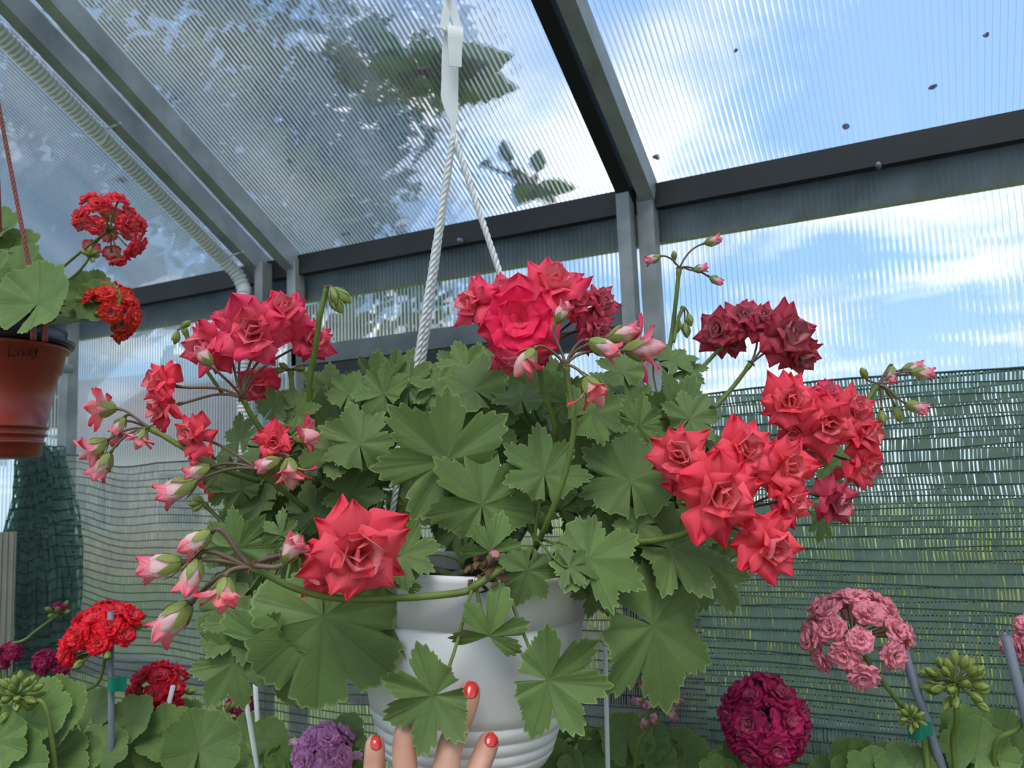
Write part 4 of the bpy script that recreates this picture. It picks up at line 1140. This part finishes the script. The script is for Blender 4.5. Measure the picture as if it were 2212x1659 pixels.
def nail(px, py, ang, L_, Wd):
    """polished nail lying on the finger: a rounded plate laid onto the real finger surface"""
    a = math.radians(ang); nu, nt = 10, 14; top = []; bot = []
    c0_ = _bvh.ray_cast(CAM, ray(px, py).normalized()); dist0 = c0_[3] if c0_[0] else .68
    for i in range(nt+1):
        t = i/nt*2-1; w_ = Wd*max(.02, (1-abs(t)**2.6))**.5*(1-.08*t)
        for j in range(nu+1):
            u = j/nu*2-1
            x = px+math.cos(a)*t*L_+math.sin(a)*u*w_; y = py-math.sin(a)*t*L_+math.cos(a)*u*w_
            r_ = ray(x, y).normalized(); hit = _bvh.ray_cast(CAM, r_)
            if hit[0] is None: hit = _bvh.find_nearest(CAM+r_*(dist0+.004))
            p, n_ = hit[0], hit[1]
            if n_.dot(r_) > 0: n_ = -n_
            top.append(p+n_*(.0009-.0004*u*u)); bot.append(p-n_*.0006)
    m_ = nu+1; q = len(top); fs = []
    for i in range(nt):
        for j in range(nu):
            f = (i*m_+j, i*m_+j+1, (i+1)*m_+j+1, (i+1)*m_+j); fs += [f, tuple(q+v for v in f[::-1])]
    edge = [j for j in range(m_)]+[i*m_+nu for i in range(1, nt+1)]+[nt*m_+j for j in range(nu-1, -1, -1)]+[i*m_ for i in range(nt-1, 0, -1)]
    for a_, b_ in zip(edge, edge[1:]+edge[:1]): fs.append((b_, a_, a_+q, b_+q))
    o = obj('nail', MB().add(top+bot, fs).mesh('nail', [NAIL]), pn); o['label'] = 'glossy red nail'
nail(1018, 1489, 78, 21, 15)
nail(1062, 1597, 68, 18, 13.5)
nail(812, 1605, 90, 17, 11.5)
nail(905, 1500, 74, 18, 14)

# ------------------------------------------------------------------ bench
BZ = .80
bench = thing('bench', 'slatted wooden bench carrying the potted geraniums below the net', 'bench', (.0, .85, 0))
for k in range(9):
    y = .46+k*.1
    obj('slat', MB().box((.15, y, BZ-.012), (3.0, .085, .024)).mesh('slat', [WOOD]), bench)
for x in (-1.3, -.3, .7, 1.6):
    for y in (.46, 1.24):
        obj('leg', MB().box((x, y, (BZ-.024)/2), (.05, .05, BZ-.024)).mesh('leg', [WOOD]), bench)
    obj('bearer', MB().box((x, .85, BZ-.044), (.05, .86, .04)).mesh('bearer', [WOOD]), bench)

# ------------------------------------------------------------------ background plants
def plant(name, label, px, d, potm=TERRA, pr=.07, ph=.12):
    P = at(px, 1659, d); b = Vector((P.x, min(P.y, 1.24), BZ))
    t = thing(name, label, 'potted plant', b)
    M_ = Matrix.Translation(b)
    obj('pot', MB().lathe([(0, 0), (pr*.7, 0), (pr*.72, .004), (pr*.95, ph*.82), (pr, ph*.83), (pr, ph), (pr*.94, ph), (pr*.9, ph*.85), (0, ph*.84)], 32, M_).mesh('pot', [potm]), t)
    obj('soil', MB().lathe([(0, ph*.90), (pr*.9, ph*.88)], 24, M_).mesh('soil', [SOIL]), t)
    t['top'] = 1; t.pop('top', None) if False else None
    if 'top' in t: del t['top']
    return t, b+Vector((0, 0, ph*.9))
def umbel(t, org, node, d, R, n, axt, col, kind='pom', bs=50, amax=95, ped=(), r0=.0024, budn=0, budkind='green', budpx=24, r=None, squash=1.0, pr=.0009):
    r = r or rnd; nd = at(node[0], node[1], d)
    ax = (RT*axt[0]+UP*axt[1]-FW*axt[2]).normalized(); o1 = ax.orthogonal().normalized(); o2 = ax.cross(o1)
    ends = []; Rm = R*d/F
    tot = n+budn
    for i in range(tot):
        c = 1-(1-math.cos(math.radians(amax)))*(i+.5)/tot
        s = math.sqrt(max(0, 1-c*c)); ph = i*2.39996+r.uniform(-.2, .2)
        dr = (ax*c*squash+(o1*math.cos(ph)+o2*math.sin(ph))*s).normalized()
        isb = (i >= n) if budkind != 'mix' else (i % 4 == 3)
        if n and not isb:
            s_ = bs*d/F*r.uniform(.88, 1.12); p = nd+dr*Rm*r.uniform(.86, 1.04)
            M = face_M(p-dr*s_*.15, dr, s_, r); c_ = CC[col]; k = r.uniform(.85, 1.12)
            obj('blossom', CM[kind][r.randrange(len(CM[kind]))], t, M, (min(1, c_[0]*k), c_[1]*k, c_[2]*k)); ends.append((p-dr*s_*.35, dr))
        else:
            s_ = budpx*d/F; p = nd+dr*Rm*r.uniform(.6, .9)
            obj('bud', BM['green' if budkind == 'mix' else budkind][r.randrange(2)], t, face_M(p, dr, s_, r), CC[col]); ends.append((p, dr))
    pts = [nd]+[at(*q) for q in ped]+[org]
    stalk(t, pts, ends, r0=r0, r1=r0*.85, pr=pr, mats=[STEMG, STEMG if budkind else PEDI, DRY])
def zleaves(t, org, items, seed=0, kind='round'):
    r = random.Random(seed); mb = MB()
    for (px, py, d, sz, an, tx, ty, tone) in items:
        q = put_leaf(t, px, py, d, sz, an, tx, ty, tone, kind, org, r)
        mb.tube(q, .0014, 6)
    obj('petiole', mb.mesh('petiole', [STEMG]), t, kind='stuff')
def rand_leaves(x0, x1, y0, y1, d0, d1, n, seed, s0=45, s1=75, tones='nnld'):
    r = random.Random(seed)
    return [(r.uniform(x0, x1), r.uniform(y0, y1), r.uniform(d0, d1), r.uniform(s0, s1), r.uniform(20, 160), r.uniform(-.4, .4), r.uniform(.2, 1.3), r.choice(tones)) for _ in range(n)]

t, o = plant('geranium', 'geranium with a large scarlet flower head tied to a grey stake', 200, 1.02)
umbel(t, o, (232, 1392), 1.0, 88, 20, (-.45, .9, .1), 'r', 'pom', 62, 100, ((215, 1470, 1.0), (160, 1560, 1.0)), budn=5, budkind='green', budpx=30)
zleaves(t, o, [(215, 1625, .98, 62, 90, 0, .8, 'n'), (200, 1545, 1.03, 60, 100, 0, 1.0, 'd'), (285, 1560, 1.02, 60, 60, 0, 1.0, 'n'), (120, 1600, 1.0, 60, 120, 0, .8, 'n')]+rand_leaves(110, 300, 1590, 1700, .98, 1.1, 9, 1), 1)
t, o = plant('geranium', 'geranium with a small crimson flower head tied to a white stake', 380, 1.1)
umbel(t, o, (345, 1500), 1.08, 62, 12, (-.1, .8, .5), 'q', 'pom', 56, 115, ((345, 1570, 1.08), (340, 1640, 1.08)), budn=4, budkind='green', budpx=26)
zleaves(t, o, [(430, 1620, .98, 88, 80, 0, .9, 'b'), (350, 1640, 1.02, 60, 100, 0, .6, 'n'), (310, 1590, 1.1, 55, 120, 0, 1.0, 'l'), (400, 1560, 1.12, 50, 60, 0, .9, 'n')]+rand_leaves(320, 470, 1560, 1700, 1.02, 1.15, 9, 2, tones='nlld'), 2)
t, o = plant('geranium', 'geranium with several small purple flower heads in the far left corner', 70, 1.3, BLACKP)
for nx, ny, rr_, nn in ((22, 1415, 26, 8), (98, 1432, 24, 8), (62, 1505, 22, 6), (140, 1440, 20, 5)):
    umbel(t, o, (nx, ny), 1.3, rr_, nn, (0, 1, .4), 'g', 'pom', 34, 100, ((nx-5, ny+60, 1.3),), r0=.002)
umbel(t, o, (130, 1325), 1.3, 20, 2, (.1, 1, .2), 'g', 'pom', 24, 80, ((60, 1378, 1.3), (0, 1445, 1.3)), r0=.0026, budn=6, budkind='green', budpx=18)
zleaves(t, o, rand_leaves(0, 150, 1500, 1640, 1.2, 1.32, 14, 3, 35, 60), 3)
t, o = plant('geranium', 'geranium with a hairy bright green bud cluster and broad soft leaves', 185, .82)
umbel(t, o, (38, 1505), .82, 36, 0, (-.3, 1, .3), 'g', 'pom', 0, 120, ((60, 1530, .82), (110, 1580, .82)), r0=.0026, budn=22, budkind='green', budpx=28)
zleaves(t, o, [(60, 1560, .84, 92, 60, .1, 1.0, 'l'), (110, 1550, .86, 90, 20, 0, .8, 'l'), (-10, 1600, .80, 75, 50, 0, .7, 'l'), (20, 1650, .80, 90, 70, 0, .8, 'n'), (100, 1650, .84, 85, 60, 0, .9, 'b'), (170, 1640, .86, 60, 100, 0, .9, 'n')], 4)
t, o = plant('geranium', 'geranium with a lilac pink flower head left of the raised hand', 690, .95)
umbel(t, o, (700, 1640), .93, 72, 13, (0, .85, .6), 'l', 'pom', 62, 95, ((700, 1700, .93),), budn=3, budkind='bud', budpx=34)
zleaves(t, o, [(585, 1600, .98, 50, 80, 0, .9, 'n'), (620, 1640, .95, 50, 120, 0, .7, 'l'), (750, 1580, .96, 40, 60, 0, .9, 'd')]+rand_leaves(560, 790, 1610, 1700, .93, 1.05, 12, 5, 35, 60, 'nlld'), 5)
t, o = plant('geranium', 'geranium with two tiny purple flower heads behind the white stakes', 500, 1.35, BLACKP)
umbel(t, o, (520, 1520), 1.32, 26, 6, (0, 1, .3), 'g', 'pom', 34, 100, ((515, 1580, 1.32),), r0=.002)
umbel(t, o, (505, 1562), 1.32, 20, 4, (-.2, .6, .4), 'g', 'pom', 30, 100, ((500, 1600, 1.32),), r0=.002)
umbel(t, o, (485, 1545), 1.25, 18, 0, (0, 1, .2), 'g', 'pom', 0, 110, ((487, 1600, 1.25),), r0=.0022, budn=8, budkind='green', budpx=18)
zleaves(t, o, rand_leaves(450, 570, 1590, 1690, 1.15, 1.3, 12, 6, 35, 55, 'nlld'), 6)
t, o = plant('geranium', 'geranium with a deep magenta pompon flower head under the big drooping leaf', 1640, .86)
umbel(t, o, (1650, 1560), .86, 92, 18, (0, .9, .6), 'g', 'pom', 84, 118, ((1630, 1610, .86), (1605, 1659, .87)), r0=.0028)
zleaves(t, o, rand_leaves(1550, 1720, 1640, 1730, .86, .98, 8, 7), 7)
t, o = plant('geranium', 'geranium with a salmon pink rosebud flower head leaning on a grey stake', 1990, .84)
umbel(t, o, (1850, 1388), .82, 112, 22, (-.3, .9, .2), 'k', 'pom', 66, 102, ((1890, 1450, .82), (1965, 1550, .83), (2000, 1620, .84)), r0=.0026)
umbel(t, o, (1968, 1552), .815, 18, 0, (-.3, 1, .4), 'k', 'pom', 0, 120, ((1975, 1575, .82), (2000, 1640, .84)), r0=.0022, budn=14, budkind='green', budpx=20)
zleaves(t, o, [(1900, 1690, .84, 80, 100, 0, .9, 'l'), (1850, 1690, .86, 62, 110, 0, .9, 'n'), (1960, 1690, .84, 80, 80, 0, .7, 'n'), (1800, 1690, .9, 60, 90, 0, .9, 'n')]+rand_leaves(1790, 1960, 1650, 1730, .86, .98, 6, 8), 8)
t, o = plant('geranium', 'geranium with a green olive bud cluster on a straight stem at the right', 2100, .84)
umbel(t, o, (2065, 1480), .82, 50, 0, (0, .9, .2), 'k', 'pom', 0, 128, ((2066, 1560, .82), (2064, 1659, .83)), r0=.003, budn=28, budkind='green', budpx=34)
zleaves(t, o, [(2090, 1590, .86, 66, 110, 0, .8, 'l'), (2110, 1630, .84, 80, 60, 0, .7, 'l'), (2060, 1650, .88, 60, 120, 0, .6, 'n'), (2170, 1600, .86, 66, 80, .2, .6, 'l'), (2200, 1660, .84, 80, 80, 0, .6, 'l')]+rand_leaves(2040, 2212, 1640, 1720, .86, .95, 8, 9, 50, 75, 'nll'), 9)
t, o = plant('geranium', 'geranium with pink flowers cut by the right edge of the photo', 2230, .88)
umbel(t, o, (2260, 1400), .82, 80, 16, (-.1, .9, .4), 'k', 'pom', 62, 110, ((2240, 1500, .82), (2200, 1570, .82), (2150, 1660, .83)), r0=.003)
t, o = plant('geranium', 'geranium with reddish buds opening on a thin stem right of the pot', 1380, .98)
umbel(t, o, (1418, 1518), .95, 36, 0, (0, .8, .4), 'g', 'pom', 0, 130, ((1402, 1570, .95), (1372, 1659, .96)), r0=.0022, budn=14, budkind='bud', budpx=32)
zleaves(t, o, [(1355, 1600, .98, 62, 100, 0, .6, 'l'), (1400, 1600, .99, 50, 40, 0, .6, 'n'), (1420, 1650, .97, 50, 90, 0, .8, 'n'), (1330, 1660, .98, 55, 90, 0, .9, 'n')]+rand_leaves(1320, 1480, 1620, 1700, .98, 1.08, 7, 10), 10)
t, o = plant('geranium', 'leafy green geranium with one small bud behind the bottom of the pot', 1220, .98)
umbel(t, o, (1248, 1595), .98, 18, 0, (0, 1, .3), 'g', 'pom', 0, 120, ((1242, 1640, .98),), r0=.0018, budn=10, budkind='green', budpx=18)
zleaves(t, o, [(1200, 1640, 1.0, 70, 90, 0, .8, 'n'), (1260, 1640, 1.0, 66, 70, 0, .9, 'n'), (1230, 1600, 1.05, 55, 100, 0, .9, 'd')]+rand_leaves(1130, 1310, 1610, 1700, .95, 1.1, 10, 11), 11)

def stake(label, a, b, d0, d1, rad, mt, group=None):
    A = at(a[0], a[1], d0); B = at(b[0], b[1], d1); dr = (B-A).normalized()
    k = (BZ+.09-A.z)/dr.z; E_ = A+dr*k
    o = obj('plant_stake', MB().tube([A, A.lerp(E_, .5), E_], rad, 12).mesh('plant_stake', [mt])); tag(o, label, 'stake', group)
    return o
stake('upright grey stake beside the large scarlet flower head at left', (239, 1322), (241, 1659), .975, .985, .0036, GREYP)
stake('leaning white stake tied to the small crimson flower head', (374, 1482), (330, 1659), 1.05, 1.06, .0030, WSTAKE)
stake('white stake below the drooping big leaf, the left one of two', (516, 1420), (556, 1659), .93, .96, .0028, WSTAKE)
stake('white stake below the drooping big leaf, the right one of two', (551, 1470), (562, 1659), 1.05, 1.06, .0030, WSTAKE)
stake('white stake standing behind the pot beside the large right leaf', (1307, 1400), (1313, 1659), .9, .92, .0026, WSTAKE)
stake('slanted grey stake behind the salmon pink flower head', (1915, 1295), (2035, 1659), .84, .84, .0046, GREYP)
stake('grey stake with a white cut top near the right edge', (2173, 1376), (2245, 1659), .80, .82, .0050, GREYP)
stake('short white stake under the magenta pompon flower head', (1611, 1602), (1600, 1659), .9, .9, .0026, WSTAKE)
def clip(label, px, py, d, wpx, hpx, ang=0):
    c = at(px, py, d); a = math.radians(ang); x = RT*math.cos(a)+UP*math.sin(a); y = -RT*math.sin(a)+UP*math.cos(a)
    mb = MB(); n = 16; vs = []
    for s in (-1, 1):
        for j in range(n+1):
            u = j/n; b = PI*1.5*u-.6
            p = c + (x*((u*2-1)*wpx/2*d/F) - FW*(.006*math.sin(PI*min(1, u*1.4))) + y*(s*hpx/2*d/F))
            vs.append(p)
    vs2 = [v+FW*.0015 for v in vs]
    m_ = n+1; V = vs+vs2; fs = []
    for j in range(n):
        fs += [(j, j+1, m_+j+1, m_+j), (2*m_+j, 3*m_+j, 3*m_+j+1, 2*m_+j+1), (j, 2*m_+j, 2*m_+j+1, j+1), (m_+j, m_+j+1, 3*m_+j+1, 3*m_+j)]
    mb.add(V, fs, smooth=False)
    tag(obj('plant_clip', mb.mesh('plant_clip', [TEAL])), label, 'clip')
clip('teal plastic clip on the upright grey stake at left', 252, 1477, .972, 40, 30)
clip('teal plastic clip on the leaning white stake', 357, 1569, 1.045, 34, 27)
clip('teal plastic clip on the slanted grey stake at right', 1988, 1578, .825, 52, 30, 8)

# ------------------------------------------------------------------ left hanging planter
LD = 1.10; rc = at(-22, 752, LD)
lb = rc-Vector((0, 0, .148)); LMx = Matrix.Translation(lb)
hp = thing('hanging_planter', 'brown red hanging pot with handwriting at the left edge', 'plant pot', lb)
pf = [(0, 0), (.062, 0), (.064, .003), (.0655, .016), (.069, .017), (.069, .020), (.0665, .021), (.067, .027), (.0705, .028), (.0705, .031), (.068, .032), (.0685, .037), (.072, .038), (.072, .041), (.0695, .042),
      (.083, .112), (.0865, .114), (.091, .142), (.095, .143), (.0955, .148), (.092, .149), (.089, .142), (.06, .02), (0, .018)]
obj('pot', MB().lathe(pf, 72, LMx).mesh('pot', [TERRA]), hp)
def lsurf(px, py, off=.0004):
    r = ray(px, py); best = None; p0 = CAM
    lo, hi = .9, 1.2
    # march to the collar cone of the pot
    for k in range(1200):
        p = p0 + r*(lo+(hi-lo)*k/1200); q = p-lb
        z = q.z; R_ = .0865+(.091-.0865)*max(0, min(1, (z-.114)/.028))
        if math.hypot(q.x, q.y) < R_+off: return p
    return p0 + r*1.02
strokes = [[(22, 746), (17, 770), (33, 768)], [(40, 757), (39, 769)], [(41, 750), (42, 752)], [(46, 758), (55, 756), (47, 769), (57, 767)], [(60, 757), (69, 754), (61, 768), (71, 765)], [(73, 754), (76, 763), (82, 752)], [(82, 752), (77, 772), (67, 775)]]
mb = MB()
for s in strokes:
    mb.tube([lsurf(*q) for q in s] if len(s) > 1 else s, .0007, 5)
obj('handwriting', mb.mesh('handwriting', [INK]), hp)
# clip handle and rope
ca = at(96, 705, LD-.07)
mb = MB()
mb.tube(spline([at(72, 735, LD-.085), at(72, 700, LD-.085), at(80, 682, LD-.085), at(92, 682, LD-.08), at(97, 700, LD-.08), at(97, 738, LD-.08)], 5), .0036, 8)
obj('rope_clip', mb.mesh('rope_clip', [TERRA]), hp)
obj('rope', rope(at(84, 684, LD-.083), at(-12, 180, LD-.02), ROPEB, .0013, .0016, .02), hp)
tp = Vector((lb.x, pz, rail_z)); obj('rope', rope(at(-12, 180, LD-.02), tp, ROPEB, .0013, .0016, .02), hp)
for a_ in (2.4, 4.3):
    obj('rope', rope(lb+Vector((.09*math.cos(a_), .09*math.sin(a_), .148)), at(-12, 180, LD-.02), ROPEB, .0013, .0016, .02), hp)
# black inner pot with its own geranium
bp = thing('geranium', 'geranium in a black pot set inside the brown red hanging pot', 'potted plant', lb+Vector((0, 0, .03)))
obj('pot', MB().lathe([(0, .03), (.06, .03), (.083, .146), (.088, .150), (.101, .150), (.103, .156), (.098, .158), (.092, .160), (.094, .188), (.098, .189), (.098, .193), (.093, .193), (.088, .16), (0, .16)], 64, LMx).mesh('pot', [BLACKP]), bp)
obj('soil', MB().lathe([(0, .178), (.088, .175)], 24, LMx).mesh('soil', [SOIL]), bp)
o = lb+Vector((0, 0, .178))
zleaves(bp, o, [(82, 655, 1.0, 102, 80, .05, .45, 'l'), (200, 640, 1.06, 60, 60, .2, .3, 'd'), (210, 655, 1.04, 55, -10, .1, .5, 'n'), (40, 590, 1.1, 70, 120, 0, .6, 'n'), (0, 580, 1.12, 80, 60, 0, .7, 'l'), (20, 530, 1.14, 60, 10, 0, 1.3, 'y'),
                (-10, 500, 1.14, 60, 70, 0, .5, 'n'), (-40, 620, 1.05, 90, 120, 0, .5, 'n'), (60, 620, 1.12, 60, 60, 0, .5, 'd'), (170, 690, 1.05, 50, -20, 0, 1.2, 'd'), (130, 680, 1.1, 50, -10, 0, .8, 'n'), (-5, 640, 1.02, 70, 170, 0, .4, 'n')], 12)
umbel(bp, o, (232, 500), 1.08, 78, 17, (.25, .8, -.45), 'e', 'pom', 50, 125, ((180, 540, 1.08), (120, 590, 1.09)), r0=.002)
umbel(bp, o, (235, 675), 1.06, 66, 14, (.6, .5, -.2), 'o', 'pom', 52, 120, ((180, 690, 1.06), (100, 680, 1.08)), r0=.002, budn=4, budkind='green', budpx=24)
umbel(bp, o, (193, 555), 1.05, 8, 0, (.4, .6, .2), 'o', 'pom', 0, 100, ((180, 575, 1.05), (140, 610, 1.06)), r0=.0018, budn=7, budkind='green', budpx=18)
